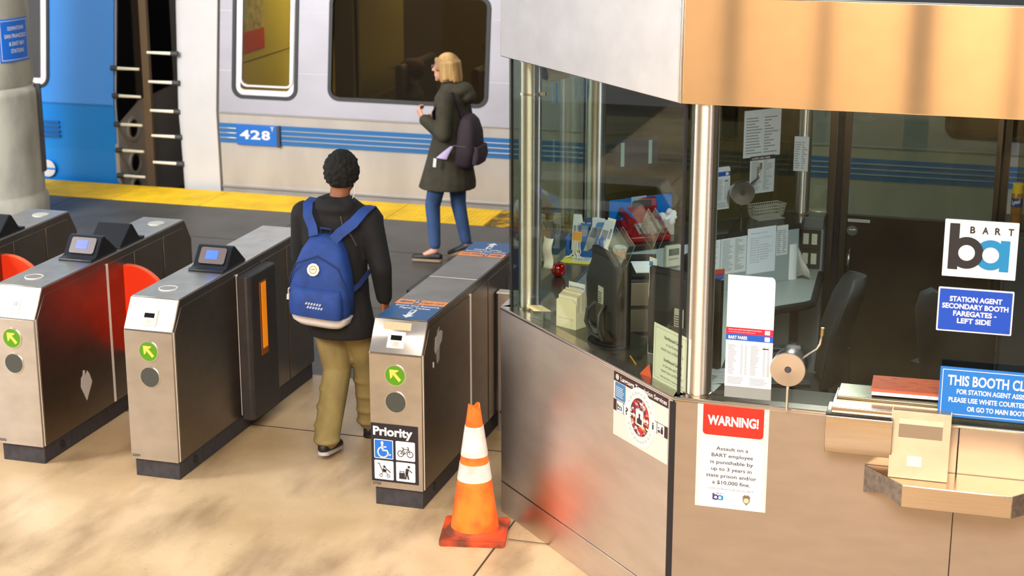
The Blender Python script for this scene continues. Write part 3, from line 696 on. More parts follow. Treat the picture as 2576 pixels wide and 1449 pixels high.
# steel base
wallpanel(FRONT, A0.x+.006, -.1465, .0, 1.098, steel_tan_l := mat('base_steel', 'a5978b', .36, 1, aniso=.7, axis='Y', noise=.07, nscale=5, stretch=(1, 3, 1)), 'base_panel')
wallpanel(FRONT, -.1455, BX, .0, 1.098, steel_tan_l, 'base_panel')
wallpanel(CHAM, 0, CL-.006, .172, 1.098, mat('base_steel_lifted', 'dcd2ca', .38, 1, aniso=.7, axis='Y', noise=.10, nscale=3, stretch=(1, 3, 1)), 'base_panel')  # same booth steel, paler on this wall: brighter reflections put into the colour
wallpanel(CHAM, 0, CL-.006, 0, .168, MATS['base_steel_lifted'], 'kick_panel')
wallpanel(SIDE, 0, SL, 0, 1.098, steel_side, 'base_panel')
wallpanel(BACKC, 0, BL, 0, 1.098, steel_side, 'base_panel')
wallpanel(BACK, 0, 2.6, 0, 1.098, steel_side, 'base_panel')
wallpanel(BACK, BX+1.115, BX+1.32, 0, 1.098, steel_side, 'base_panel')
m = MB(); m.box(-.012, .012, -.006, .012, 0, 1.09); m.build('corner_joint', gap_m, booth, M=at(A0.x, A0.y, 0, R(22)))
# sill cap along the outside
def sill(F, x0, x1, name='window_sill'):
    m = MB(); m.prism([(-.07, 1.098), (.004, 1.098), (.006, 1.106), (0, 1.113), (-.07, 1.113)], x0, x1, M=Matrix(((0, 0, 1, 0), (0, 1, 0, 0), (1, 0, 0, 0), (0, 0, 0, 1))))
    m.build(name, steel_h, booth, M=F, bevel=.002)
sill(FRONT, A0.x-.002, BX); sill(CHAM, -.002, CL+.002); sill(SIDE, 0, SL); sill(BACKC, 0, BL); sill(BACK, 0, 2.66); sill(BACK, BX+1.1, BX+1.32)
# glass
def pane(F, x0, x1, mt, z0=1.112, z1=2.42, off=-.035, t=.006):
    m = MB(); m.box(x0, x1, z0, z1, off-t, off); o = m.build('glass_pane', mt, booth, M=F, smooth=0)
    return o
pane(FRONT, A0.x+.034, BX, gl_front); pane(CHAM, .056, CL-.018, gl_front); pane(SIDE, .02, SL-.03, gl_side)
pane(BACKC, .03, BL-.03, gl_olive); pane(BACK, 2.70, BX+.985, gl_back, z0=1.10, off=-.05); pane(BACK, BX+1.115, BX+1.29, gl_back); pane(BACK, .0, 2.6, gl_back)
for F, x in ((CHAM, CL-.014), (CHAM, .052)):
    m = MB(); m.box(x-.006, x+.003, 1.112, 2.42, -.043, -.031); m.build('pane_edge', gap_m, booth, M=F)
m = MB(); m.box(.0, .012, 1.112, 2.42, -.043, -.033); m.build('pane_edge', gap_m, booth, M=SIDE)
# canopy
wallpanel(FRONT, A0.x+.004, BX, 2.375, 2.81, canopy_steel, 'canopy_panel', bev=.004)
wallpanel(CHAM, 0, CL-.024, 2.375, 2.81, mat('canopy_steel_side', 'f2eeec', .34, 1, aniso=.8, axis='Y', noise=.12, nscale=4), 'canopy_panel', bev=.004)  # same canopy steel made whiter: its brighter reflection is in the colour
wallpanel(CHAM, CL-.018, CL-.003, 2.375, 2.81, steel_tan, 'canopy_corner_trim', bev=.002)
wallpanel(SIDE, 0, SL, 2.375, 2.81, canopy_steel, 'canopy_panel'); wallpanel(BACKC, 0, BL, 2.375, 2.81, canopy_steel, 'canopy_panel'); wallpanel(BACK, 0, BX+1.32, 2.375, 2.81, canopy_steel, 'canopy_panel')
m = MB(); k = .04; m.prism([(A0.x+.01, A0.y+k), (BX, A0.y+k), (BX, 10.58), (A3.x+.01, 10.58), (A2.x+k, A2.y-.01), (A1.x+k, A1.y+.01)], 2.42, 2.74)
m.build('roof', mat('roof_dark', '191513', .8), booth, smooth=0)
# round steel posts
def post(x, y, r=.057, rings=()):
    m = MB(); m.cyl((x, y, 1.112), (x, y, 2.42), r, r, 36); p = m.build('corner_post', post_steel, booth)
    m = MB(); m.lathe([(r+.006, 1.113), (r+.006, 1.122), (r, 1.126)], 36, Matrix.Translation((x, y, 0))); m.build('base_ring', steel_h, p)
    for z in rings:
        m = MB(); m.cyl((x, y, z-.006), (x, y, z+.006), r+.004, r+.004, 36); m.box(x+r, x+r+.025, y-.02, y, z-.008, z+.008); m.build('clamp_band', chrome, p)
post(-1.243, 6.925, .058); post(-2.300, 7.985, .056, (2.20, 2.36)); post(-2.325, 9.43, .056); post(-1.265, 10.465, .047)
# back wall frames and door
m = MB(); m.box(-1.12, -1.072, 10.55, 10.61, 0, 2.42); m.build('door_frame', frame_steel, booth, bevel=.004)
m = MB(); m.box(-1.072, -1.035, 10.57, 10.60, 0, 2.42); m.build('frame_gap', gap_m, booth)
m = MB(); m.box(-1.035, -.99, 10.55, 10.61, 0, 2.42); m.build('door_stile', frame_steel, booth, bevel=.004)
m = MB(); m.box(-.99, -.128, 10.555, 10.60, 0, 1.10); dp = m.build('door_panel', mat('door_panel_brown', '4a423a', .4, .8, noise=.2, nscale=3), booth, bevel=.003)
m = MB(); m.box(-.128, -.098, 10.55, 10.61, 0, 2.42); m.build('door_stile', frame_steel, booth, bevel=.004)
m = MB(); m.box(-.098, -.085, 10.57, 10.6, 0, 2.42); m.build('frame_gap', gap_m, booth)
m = MB(); m.box(-.085, -.045, 10.55, 10.61, 0, 2.42); m.build('door_frame', frame_steel, booth, bevel=.004)
DF = frame((0, 10.554, 0), (1, 0, 0), (0, 0, 1))
m = MB(); m.M = DF; m.prism(circ(-.955, 1.005, .033), 0, .008); lk = m.build('lock', chrome, booth, bevel=.002)
m = MB(); m.M = DF; m.rect(-.975, 1.0, -.935, 1.012, .008, .02); m.build('thumb_turn', chrome, lk, bevel=.002)
m = MB(); m.tube([(-.965, 10.55, .88), (-.965, 10.50, .87), (-.965, 10.49, .84), (-.965, 10.49, .74), (-.965, 10.50, .71), (-.965, 10.55, .70)], .009); m.build('door_handle', chrome, booth)
m = MB(); m.M = DF; m.rect(-.985, 1.060, -.85, 1.078, 0, .001); lb = m.build('door_label', lgrey, booth)
m = MB(); m.M = DF
for i in range(14): m.rect(-.98+i*.009, 1.065, -.974+i*.009, 1.073, .001, .0015)
m.build('print', inkg, lb)
m = MB(); m.M = DF; m.rect(-.965, .13, -.945, .27, 0, .012); m.rect(-.975, .22, -.935, .25, .0, .02); m.build('floor_bolt', darkgrey, booth, bevel=.002)
# interior floor, sills, counters, desk wall
m = MB(); k = .045; m.prism([(A0.x, A0.y+k), (BX, A0.y+k), (BX, 10.57), (A3.x, 10.57), (A2.x+k, A2.y), (A1.x+k, A1.y)], .001, .012)
m.build('booth_floor', mat('booth_floor_tile', '3a3430', .5, noise=.2, nscale=4), booth, smooth=0)
m = MB(); 
for y in (7.6, 8.4, 9.2, 10.0): m.box(-2.3, BX, y-.003, y+.003, .012, .013)
m.build('floor_joint_lines', joint_m, booth)
ct = [(-1.30, 6.90), (BX, 6.90), (BX, 7.10), (-1.10, 7.10), (-1.52, 7.50), (-1.60, 7.62), (-2.215, 8.15), (-2.215, 9.45), (-2.395, 9.45), (-2.395, 7.98)]
m = MB(); m.prism(ct, 1.085, 1.112); m.build('counter', counter_m, booth, bevel=.003)
m = MB(); m.prism([(-2.225, 8.2), (-2.205, 8.2), (-2.205, 9.40), (-2.225, 9.40)], .3, 1.085); m.build('counter_apron', inner, booth)
m = MB(); m.prism([(-2.39, 9.46), (-2.13, 9.30), (-1.23, 10.21), (-1.23, 10.4), (-1.36, 10.545), (-2.39, 9.52)], 1.08, 1.112); m.build('back_ledge', mat('ledge_dark', '343533', .16, .3), booth, bevel=.003)
m = MB(); m.prism([(-2.15, 9.33), (-2.13, 9.31), (-1.24, 10.20), (-1.26, 10.22)], .05, 1.08); m.build('desk_wall', mat('laminate_grey', '9aa4a8', .55), booth)
m = MB(); m.box(-1.33, -1.12, 10.44, 10.56, .05, 1.03); m.build('switch_wall', inner, booth)
m = MB(); m.box(-1.33, -1.12, 10.43, 10.57, 1.03, 1.10); m.build('back_sill', mat('sill_grey', '6d6f6a', .5), booth, bevel=.003)

T = thing('desk', 'grey laminate corner desk with dark rounded edge under the rear window inside the booth', 'desk', at(0, 0, .012))
dk = [(-2.19, 9.25), (-1.27, 10.16), (-1.20, 10.42), (-1.13, 10.42), (-1.09, 9.74), (-1.26, 9.56), (-1.42, 9.30), (-1.36, 8.2), (-2.19, 8.2)]
m = MB(); m.prism(dk, .72, .752); m.build('desk_top', mat('desk_laminate', 'a3aaa6', .4), T, bevel=.004)
m = MB(); m.tube([(-1.12, 10.40, .735), (-1.085, 9.74, .735), (-1.12, 9.68, .735), (-1.26, 9.545, .735), (-1.415, 9.30, .735), (-1.355, 8.2, .735)], .024, 10); m.build('rounded_edge', black_soft, T)
for x, y in ((-1.25, 10.2), (-1.35, 9.4), (-2.05, 8.5)):
    m = MB(); m.box(x-.03, x+.03, y-.03, y+.03, 0, .72); m.build('leg', darkgrey, T, bevel=.004)
m = MB(); m.box(-1.62, -1.32, 9.62, 9.9, .25, .70); m.build('pedestal_drawer', mat('pedestal', 'b3b7b8', .5), T, bevel=.006)

# ---- signs on the booth
def logo(mb_parent, M, w, h, th=.0012, title=True, cols=None):
    d1, d2 = cols or (logo_dark, logo_blue)
    m = MB(); m.M = M; cy_ = h*.43; Ro = w*.230; ri = w*.114
    m.prism(circ(w*.642, h*.415, w*.218, 40), th, th+.0006, [circ(w*.645, h*.415, ri, 30)]); m.rect(w*.77, h*.135, w*.898, h*.68, th, th+.00065)
    m.build('blue_letter', d2, mb_parent, smooth=0)
    m = MB(); m.M = M; m.prism(circ(w*.318, cy_, Ro, 40), th+.0008, th+.0016, [circ(w*.318, cy_, ri, 30)]); m.rect(w*.07, h*.13, w*.205, h*.935, th+.0008, th+.0017)
    m.build('dark_letter', d1, mb_parent, smooth=0)
    m = MB(); m.M = M; m.prism(circ(w*.318, cy_, ri*.99, 30), th+.0017, th+.0022); m.prism(circ(w*.645, h*.415, ri*.99, 30), th+.0017, th+.0022); m.build('letter_eye', white, mb_parent, smooth=0)
    if title:
        m = MB(); m.M = M
        for ch, a, b in (('B', .345, .415), ('A', .51, .595), ('R', .68, .76), ('T', .86, .935)): m.text(ch, w*a, w*b, h*.78, h*.12, th+.001, .03)
        m.build('lettering', d1, mb_parent, smooth=0)
T = thing('logo_sign', 'white square BART logo sign with black b and blue a, on the front window', 'sign', FRONT @ Matrix.Translation((-.259, 1.727, -.034)))
m = MB(); m.rect(0, 0, .284, .234, 0, .006, .003); m.build('plate', mat('sign_white', 'd9d8dc', .45), T, bevel=.001)
logo(T, Matrix.Translation((0, 0, .0052)), .284, .234)
T = thing('booth_name_sign', 'blue sign reading STATION AGENT SECONDARY BOOTH FAREGATES - LEFT SIDE on the window', 'sign', FRONT @ Matrix.Translation((-.267, 1.497, -.034)))
m = MB(); m.rect(0, 0, .294, .183, 0, .005, .005); m.build('plate', white, T, bevel=.001)
m = MB(); m.rect(.006, .006, .288, .177, .005, .0062, .004); m.build('blue_field', mat('sign_royal_blue', '0444b4', .45), T, smooth=0)
m = MB()
for s_, a, b, y in (('STATION AGENT', .046, .250, .128), ('SECONDARY BOOTH', .018, .276, .098), ('FAREGATES -', .063, .232, .068), ('LEFT SIDE', .080, .212, .038)): m.text(s_, a, b, y, .021, .0066, .035)
m.build('lettering', white, T, smooth=0)
for x, y in ((.018, .166), (.276, .166), (.018, .018), (.276, .018)):
    m = MB(); m.prism(circ(x, y, .004, 12), .0062, .0075); m.build('screw', navy, T)
T = thing('closed_sign', 'bright blue THIS BOOTH CLOSED sign leaning on the sill, cut by the right edge', 'sign', FRONT @ Matrix.Translation((-.236, 1.155, .028)) @ Matrix.Rotation(R(-6), 4, 'X'))
m = MB(); m.rect(0, 0, .47, .205, 0, .006, .004); m.build('plate', sky_sign, T, bevel=.001)
m = MB()
for a, b, c, d in ((.010, .010, .46, .0125), (.010, .1925, .46, .195), (.010, .010, .0125, .195), (.4575, .010, .46, .195)): m.rect(a, b, c, d, .006, .0066)
m.build('border', white, T, smooth=0)
for s_, a, b, y, c in (('THIS BOOTH CLOSED', .032, .436, .132, .042), ('FOR STATION AGENT ASSISTANCE', .070, .405, .097, .020), ('PLEASE USE WHITE COURTESY PHONE', .040, .432, .062, .020), ('OR GO TO MAIN BOOTH', .115, .355, .028, .020)):
    m = MB(); m.text(s_, a, b, y, c, .0068, .025); m.build('lettering', white, T, smooth=0)
T = thing('warning_sign', 'red and white WARNING! notice about assault, stuck on the steel wall below the front window', 'sign', FRONT @ Matrix.Translation((-1.226, .630, .0004)))
m = MB(); m.rect(0, 0, .305, .465, 0, .001); m.build('sheet', peach, T, smooth=0)
m = MB(); m.prism([(.024, .465), (.024, .345), (.028, .335), (.038, .330), (.270, .330), (.280, .335), (.284, .345), (.284, .465)], .001, .0015); m.build('red_panel', red_sign, T, smooth=0)
m = MB(); m.prism([(.020, 0), (.284, 0), (.284, .300), (.280, .310), (.270, .314), (.034, .314), (.024, .310), (.020, .300)], .001, .0015); m.build('white_panel', white, T, smooth=0)
m = MB(); m.text('WARNING!', .044, .262, .378, .042, .002, .04); m.build('heading', white, T, smooth=0)
for s_, a, b, y in (('Assault on a', .085, .222, .264), ('BART employee', .066, .244, .233), ('is punishable by', .062, .246, .202), ('up to 3 years in', .066, .240, .171), ('state prison and/or', .045, .262, .140), ('a $10,000 fine.', .072, .236, .109)):
    m = MB(); m.text(s_, a, b, y, .017, .002, .015); m.build('lettering', ink, T, smooth=0)
m = MB(); m.text('California Penal Code Section 243.3', .055, .250, .084, .008, .002, .0); m.build('small_lettering', ink, T, smooth=0)
logo(T, Matrix.Translation((.072, .032, .0008)), .056, .036, cols=(mat('logo_violet', '3a2366', .5), logo_blue), title=False)
m = MB(); m.text('BART', .092, .126, .064, .004, .002, .02); m.build('logo_lettering', ink, T, smooth=0)
m = MB(); m.prism([(.205, .062), (.214, .072), (.222, .069), (.230, .072), (.239, .062), (.237, .04), (.222, .022), (.207, .04)], .0015, .002); sh = m.build('police_shield', mat('shield_gold', '7d7258', .5), T, smooth=0)
m = MB(); m.prism(circ(.222, .045, .011), .002, .0024); m.build('seal', mat('seal_pale', 'c7b49a', .5), sh, smooth=0)
m = MB(); m.text('POLICE', .210, .234, .060, .005, .0025, .02); m.build('shield_lettering', ink, sh, smooth=0)

T = thing('translation_sign', 'Language Translation Services notice with a multicoloured oval, on the angled steel wall', 'sign', CHAM @ Matrix.Translation((1.093, .790, .0004)))
m = MB(); m.rect(0, 0, .446, .303, 0, .001); m.build('sheet', lgrey, T, smooth=0)
m = MB(); m.rect(0, .258, .446, .303, .001, .0015); m.rect(0, .118, .446, .172, .001, .0015); m.build('dark_band', maroon, T, smooth=0)
m = MB(); m.text('Language Translation Services', .058, .435, .270, .022, .002, .02); m.build('heading', white, T, smooth=0)
m = MB(); m.prism(circ(.03, .280, .013), .0015, .002, [circ(.03, .280, .008)]); m.prism(circ(.03, .280, .005), .0015, .002); m.build('swirl_mark', white, T, smooth=0)
m = MB(); m.rect(.012, .176, .10, .255, .001, .0016, .008); bf = m.build('blue_note', mat('note_blue', '3f79ad', .5), T, smooth=0)
m = MB()
for i in range(6): m.rect(.020, .232-.0085*i, .020+random.uniform(.05, .07), .2345-.0085*i, .0016, .002)
m.build('note_print', white, bf, smooth=0)
m = MB(); m.prism(circ(.222, .145, .124, 48, .138), .0016, .0022); m.build('oval', white, T, smooth=0)
def dots_mat():
    mt = bpy.data.materials.new('mosaic'); mt.use_nodes = True; t = mt.node_tree; b = t.nodes['Principled BSDF']; tc = t.nodes.new('ShaderNodeTexCoord')
    mp = t.nodes.new('ShaderNodeMapping'); mp.inputs['Scale'].default_value = (55, 110, 1); v = t.nodes.new('ShaderNodeTexVoronoi'); v.distance = 'CHEBYCHEV'; v.inputs['Scale'].default_value = 1
    sp = t.nodes.new('ShaderNodeSeparateColor'); cr = t.nodes.new('ShaderNodeValToRGB'); e = cr.color_ramp.elements; e[0].color = lin('5a1a28'); e[1].color = lin('e8ddd8'); e[1].position = .9
    for p, c in ((.3, 'b02a3a'), (.5, '7c2440'), (.62, 'e07a3a'), (.75, '9aa0a8')): x = e.new(p); x.color = lin(c)
    cr.color_ramp.interpolation = 'CONSTANT'
    t.links.new(tc.outputs['Object'], mp.inputs[0]); t.links.new(mp.outputs[0], v.inputs['Vector']); t.links.new(v.outputs['Color'], sp.inputs[0]); t.links.new(sp.outputs[0], cr.inputs[0]); t.links.new(cr.outputs[0], b.inputs['Base Color']); return mt
m = MB(); m.prism(circ(.222, .147, .078, 40, .088), .0022, .0028); m.build('mosaic_oval', dots_mat(), T, smooth=0)
for i in range(26):
    m = MB(); a = 2*PI*i/26; M_ = Matrix.Translation((.222+.100*math.cos(a), .145+.112*math.sin(a), 0)) @ Matrix.Rotation(0, 4, 'Z')
    if abs(math.sin(a)) < .25: continue
    m.M = M_
    for j in range(2): m.rect(-.010, -.004+.006*j, random.uniform(.004, .012), -.002+.006*j, .0022, .0026)
    m.build('language_name', inkg, T, smooth=0)
def sq(x, w=.054):
    m = MB(); m.rect(x, .120, x+w, .170, .0022, .0032, .002); return m.build('pictogram_panel', white, T, smooth=0)
q = sq(.030); logo(q, Matrix.Translation((.034, .126, .0026)), .046, .034, title=False)
q = sq(.090); m = MB(); m.text('?', .105, .127, .128, .034, .0036, .02); m.build('question_mark', ink, q, smooth=0)
m = MB(); m.rect(.192, .108, .252, .182, .003, .0036, .002); q = m.build('centre_panel', white, T, smooth=0)
m = MB(); m.rect(.202, .116, .242, .140, .0036, .004); m.prism(circ(.222, .158, .007), .0036, .004); m.prism([(.212, .14), (.232, .14), (.226, .152), (.218, .152)], .0036, .004); m.build('agent_pictogram', maroon, q, smooth=0)
for x in (.146, .256): m = MB(); m.prism([(x, .141), (x+.026, .141), (x+.026, .132), (x+.042, .145), (x+.026, .158), (x+.026, .149), (x, .149)], .003, .0035); m.build('arrow', white, T, smooth=0)
q = sq(.306); m = MB(); m.text('i', .325, .338, .128, .034, .0036, .02); m.build('information_mark', ink, q, smooth=0)
q = sq(.366); m = MB(); m.rect(.372, .128, .388, .140, .0032, .0038); m.rect(.394, .128, .412, .150, .0032, .0038); m.prism(circ(.404, .156, .006), .0032, .0038); m.rect(.372, .148, .384, .152, .0032, .0038); m.build('counter_pictogram', ink, q, smooth=0)

# ---- fare sheet inside the front glass
def faresheet(M, name, label, w, h, top, rows, head=True, red=None, dark_head=False, title='BART FARES'):
    T = thing(name, label, 'notice', M)
    m = MB(); m.prism([(0, 0), (w, 0), (w, h-.02), (w-.003, h-.008), (w-.012, h), (0, h)], 0, .0008); m.build('sheet', paper, T, smooth=0)
    yt = h-top
    if red:
        m = MB(); m.rect(0, yt, w, yt+.028, .0008, .0013); m.build('red_band', mat('band_red', 'dc1436', .5), T, smooth=0)
        m = MB(); m.text('Buying a paper BART ticket instead of using Clipper?', .01, w*.76, yt+.017, .005, .0016, .01)
        m.text('Add an additional 50c one way or $1.00 round trip', .01, w*.62, yt+.007, .004, .0016, 0); m.build('red_band_lettering', white, T, smooth=0)
    m = MB(); m.rect(0, yt-.028, w, yt, .0008, .0013); bb = m.build('blue_band', ink if dark_head else mat('band_blue', '0a4fae', .5), T, smooth=0)
    if title:
        m = MB(); m.text(title, .01, w*.45 if not dark_head else w*.8, yt-.022, .014, .0016, .03); m.build('band_lettering', white, bb, smooth=0)
    m = MB(); m.rect(w*.82, yt-.024, w*.93, yt-.005, .0013, .0018, .002)
    if red: m.rect(w*.82, yt+.005, w*.93, yt+.023, .0013, .0018, .002)
    m.build('logo_panel', white, bb, smooth=0)
    m = MB(); y0 = yt-.05; dy = (y0-.05)/rows
    for col in (0, 1):
        x0 = .01+col*w*.48
        for i in range(rows):
            y = y0-dy*i; m.rect(x0, y, x0+random.uniform(.18, .32)*w*.6, y+dy*.38, .0008, .0012)
            for xx in (.27, .36): m.rect(x0+xx*w, y, x0+(xx+.05)*w, y+dy*.38, .0008, .0012)
    for i in range(6): 
        for col in (0, 1): m.rect(.01+col*w*.48, .012+.0055*i, .01+col*w*.48+w*random.uniform(.3, .4), .0142+.0055*i, .0008, .0012)
    m.build('table_print', inkg, T, smooth=0)
    m = MB(); m.rect(.01+w*.73, y0-dy*1.6, .01+w*.86, y0-dy*.8, .0008, .0014); m.build('highlighted_fare', ink, T, smooth=0)
    return T
IN = -.033
Tf = faresheet(FRONT @ Matrix.Translation((-1.121, 1.175, IN)), 'fare_sheet', 'tall BART FARES sheet with blank white top on the front window', .198, .488, .255, 22, red=True)
m = MB(); m.rect(0, -.05, .198, .0, -.003, -.002); m.build('plastic_sleeve', mat('sleeve_clear', 'a9acae', .3), Tf, smooth=0)

# ================================================================ THINGS IN AND ON THE BOOTH
CT = 1.112
# listening drum with bent microphone rod
def drum(M, label):
    T = thing('speaker_drum', label, 'intercom', M)
    m = MB(); q = Matrix.Rotation(R(90), 4, 'X')
    m.lathe([(.0, -.095), (.070, -.095), (.072, -.09), (.072, -.03), (.074, -.028), (.074, .0), (.071, .004), (.014, .001), (.012, -.006), (0, -.006)], 44, q); m.build('drum', mat('spun_steel', 'cfc9c9', .25, 1), T, smooth=30)
    m = MB(); m.lathe([(0, .0045), (.012, .0045), (.012, -.004), (0, -.004)], 20, q); m.build('centre_hole', darkgrey, T)
    m = MB(); m.cyl((0, .02, -.07), (0, .02, -.185), .006, .006, 10); m.build('stand_rod', chrome, T)
    m = MB(); m.tube([(.05, .06, .035), (.075, .07, .055), (.105, .08, .075), (.117, .085, .095), (.122, .09, .125), (.124, .09, .16)], .0055, 8); m.build('microphone_rod', chrome, T)
    m = MB(); m.cyl((.1225, .09, .132), (.124, .09, .166), .0075, .0075, 10); m.build('microphone', mat('mic_brass', 'b79c62', .35, .8), T)
    return T
drum(at(-.846, 6.80, 1.297, 0), 'round steel speaker drum with bent rod in the front window beside the fare sheet')
drum(at(-1.575, 10.10, 1.297, R(20)), 'dim round speaker drum on its rod at the rear window, above the back ledge')
# deal tray, shelf, dispenser, book
T = thing('deal_tray', 'stainless steel deal tray box projecting below the front window', 'tray', at(-.675, 6.849, 0))
m = MB(); YZ = Matrix(((0, 0, 1, 0), (1, 0, 0, 0), (0, 1, 0, 0), (0, 0, 0, 1)))
m.prism([(-.004, .965), (-.105, .975), (-.13, 1.03), (-.13, 1.142), (-.118, 1.148), (-.004, 1.16)], 0, .272, M=YZ); m.build('tray_box', steel_h, T, bevel=.003)
m = MB(); m.prism([(-.085, 1.150), (-.085, 1.168), (-.02, 1.178), (.14, 1.178), (.14, 1.15)], .018, .50, M=YZ); m.build('tray_lid', steel_h, T, bevel=.003)
m = MB(); m.prism([(-.012, 1.178), (-.012, 1.192), (.14, 1.198), (.14, 1.178)], .03, .48, M=YZ); m.build('upper_plate', mat('steel_olive', '9a927c', .25, 1), T, bevel=.003)
T = thing('customer_shelf', 'folded stainless steel writing shelf with angled ends fixed to the front wall', 'shelf', at(0, 6.849, 0))
sp_ = [(-.515, -.004), (-.348, -.19), (.082, -.19), (.25, -.004)]
m = MB(); m.prism(sp_, .888, .898); m.build('shelf_top', mat('shelf_steel', 'd8bd9d', .22, 1, noise=.05, nscale=4), T, bevel=.002)
m = MB(); m.box(-.348, .082, -.193, -.188, .804, .897); m.build('front_skirt', steel_h, T, bevel=.002)
a = Vector((-.515, -.004, 0)); b = Vector((-.348, -.192, 0)); L = (b-a).length; F = frame(a, b-a, (0, 0, 1))
m = MB(); m.prism([(0, .777), (L*.56, .822), (L, .804), (L, .897), (0, .897)], -.004, .001, M=F); m.build('end_skirt', mat('skirt_scuffed', 'b5aeaa', .4, 1, noise=.35, nscale=40), T, bevel=.001)
a = Vector((.082, -.192, 0)); b = Vector((.25, -.004, 0)); F = frame(a, b-a, (0, 0, 1))
m = MB(); m.prism([(0, .804), (L, .804), (L, .897), (0, .897)], -.004, .001, M=F); m.build('end_skirt', MATS['skirt_scuffed'], T, bevel=.001)
T = thing('leaflet_holder', 'yellowed clear acrylic leaflet holder standing on the steel shelf below the blue closed sign', 'holder', at(-.412, 6.735, .8995) @ Matrix.Rotation(R(-3), 4, 'X'))
acr = mat('acrylic_yellowed', 'e6d8b8', .25, trans=.35, spec=.5, noise=.15, nscale=6); 
m = MB(); m.box(0, .236, -.004, 0, 0, .285); m.build('front_plate', acr, T, bevel=.001)
m = MB(); m.box(0, .004, 0, .045, 0, .285); m.box(.004, .232, .0, .045, 0, .004); m.build('left_side', mat('acrylic_edge', 'f3e3bd', .2), T, bevel=.001)
m = MB(); m.box(.232, .236, 0, .045, 0, .285); m.build('right_side', MATS['acrylic_edge'], T)
m = MB(); m.box(.032, .205, -.0055, -.004, .175, .232); m.build('window_cutout', mat('cutout_tan', '9d8f80', .35, .6), T, bevel=.001)
m = MB(); m.box(.032, .205, -.006, -.004, .232, .252); m.build('top_strip', mat('strip_yellow', 'f4dfa6', .4), T)
m = MB(); m.box(.072, .130, -.0052, -.004, .055, .098); m.build('sticker_residue', mat('residue', 'f2e6c6', .5), T)
T = thing('booklet_stack', 'orange covered booklet on a stack of white pages lying on the deal tray', 'book', at(-.51, 6.86, 1.1995, R(2)))
m = MB(); m.box(.004, .36, .002, .20, 0, .018); m.build('pages', paper, T, bevel=.001)
m = MB(); m.box(0, .364, -.002, .204, .018, .021); cv = m.build('cover', mat('booklet_orange', 'e8602a', .6, noise=.25, nscale=14, stretch=(1, 6, 1)), T)
m = MB(); random.seed(3)
for i in range(16): x = random.uniform(.02, .28); y = random.uniform(.02, .18); m.box(x, x+random.uniform(.01, .04), y, y+.003, .021, .0214)
m.build('cover_print', mat('booklet_print', 'a8391a', .6), cv, smooth=0)
# monitors
def monitor(px, py, ang, w, h, z0, label):
    # back faces the glass: local x along the width, local -y towards the viewer is its back
    T = thing('computer_monitor', label, 'monitor', at(px, py, CT, ang))
    m = MB(); m.box(-w/2, w/2, .02, .05, z0, z0+h); m.build('screen_frame', black, T, bevel=.006)
    m = MB(); m.prism([(.02, z0+.01), (-.012, z0+.05), (-.018, z0+h*.66), (-.008, z0+h*.74), (.02, z0+h-.02)], -w*.44, w*.44, M=YZ); bk_ = m.build('back_shell', mat('monitor_back', '161514', .5), T, bevel=.008)
    m = MB(); m.box(-w/2+.012, w/2-.012, .050, .052, z0+.014, z0+h-.014); m.build('screen', blackm, T)
    m = MB(); m.box(-.02, .03, -.022, -.017, z0+h*.32, z0+h*.62); lb = m.build('rating_label', mat('label_grey', 'a9ab9c', .6), T)
    m = MB()
    for i in range(8): m.box(-.016, .016+.01*((i*7) % 3)*.3, -.0228, -.0218, z0+h*.35+i*.011, z0+h*.35+.004+i*.011)
    m.build('label_print', ink, lb, smooth=0)
    m = MB(); m.prism(circ(0, .03, .13, 36, .095), 0, .012); m.prism(circ(0, .03, .10, 36, .07), .012, .018); m.build('stand_base', black, T, bevel=.002)
    m = MB(); m.prism([(-.01, .012), (.06, .012), (.035, .10), (-.002, .20), (-.03, .20)], -.035, .035, M=YZ); m.build('stand_neck', mat('neck_bronze', '4a3f34', .3), T, bevel=.004)
    for s in (-1, 1):
        m = MB(); m.tube([(s*.035, 0, .015), (s*.06, -.035, .04), (s*.07, -.06, .10), (s*.062, -.055, .16), (s*.04, -.02, .20)], .009, 8); m.build('handle_arm', darkgrey, T)
    return T
am = math.atan2(7.319-7.605, -1.671+1.904)
monitor(-1.80, 7.50, am, .37, .40, .035, 'black computer monitor seen from behind, left one on the counter behind the angled glass')
am2 = math.atan2(7.087-7.25, -1.217+1.585)
monitor(-1.385, 7.235, am2, .385, .41, .03, 'black computer monitor seen from behind, right one beside the near steel post')
m = MB(); m.box(-.05, .05, 0, .004, 0, .02); 
# card box and card holder
T = thing('form_box', 'cream cardboard box packed with paper slips on the counter left of the monitors', 'box', at(-2.035, 7.700, CT, R(-26)))
cb = mat('card_cream', 'eadfbe', .8, noise=.06, nscale=20)
m = MB(); m.prism([(0, 0), (.125, 0), (.125, .125), (.10, .145), (.02, .145), (0, .135)], 0, .003, M=Matrix(((1, 0, 0, -.06), (0, 0, -1, 0), (0, 1, 0, 0), (0, 0, 0, 1)))); fr_ = m.build('front_panel', cb, T, smooth=0)
m = MB(); m.box(-.060, -.058, 0, .085, 0, .10); m.box(.063, .065, 0, .085, 0, .08); m.box(-.06, .065, .083, .085, 0, .15); m.box(-.06, .065, 0, .085, 0, .003); m.build('sides', cb, T, smooth=0)
m = MB()
for s_, a, b, y, c in (('PLEASE EXCHANGE CARD', .012, .11, .045, .006),): m.text(s_, a-.06, b-.06, y, c, .0036, 0)
m.remap(lambda p: (p[0], -p[2], p[1])); m.build('front_lettering', inkg, T, smooth=0)
random.seed(5)
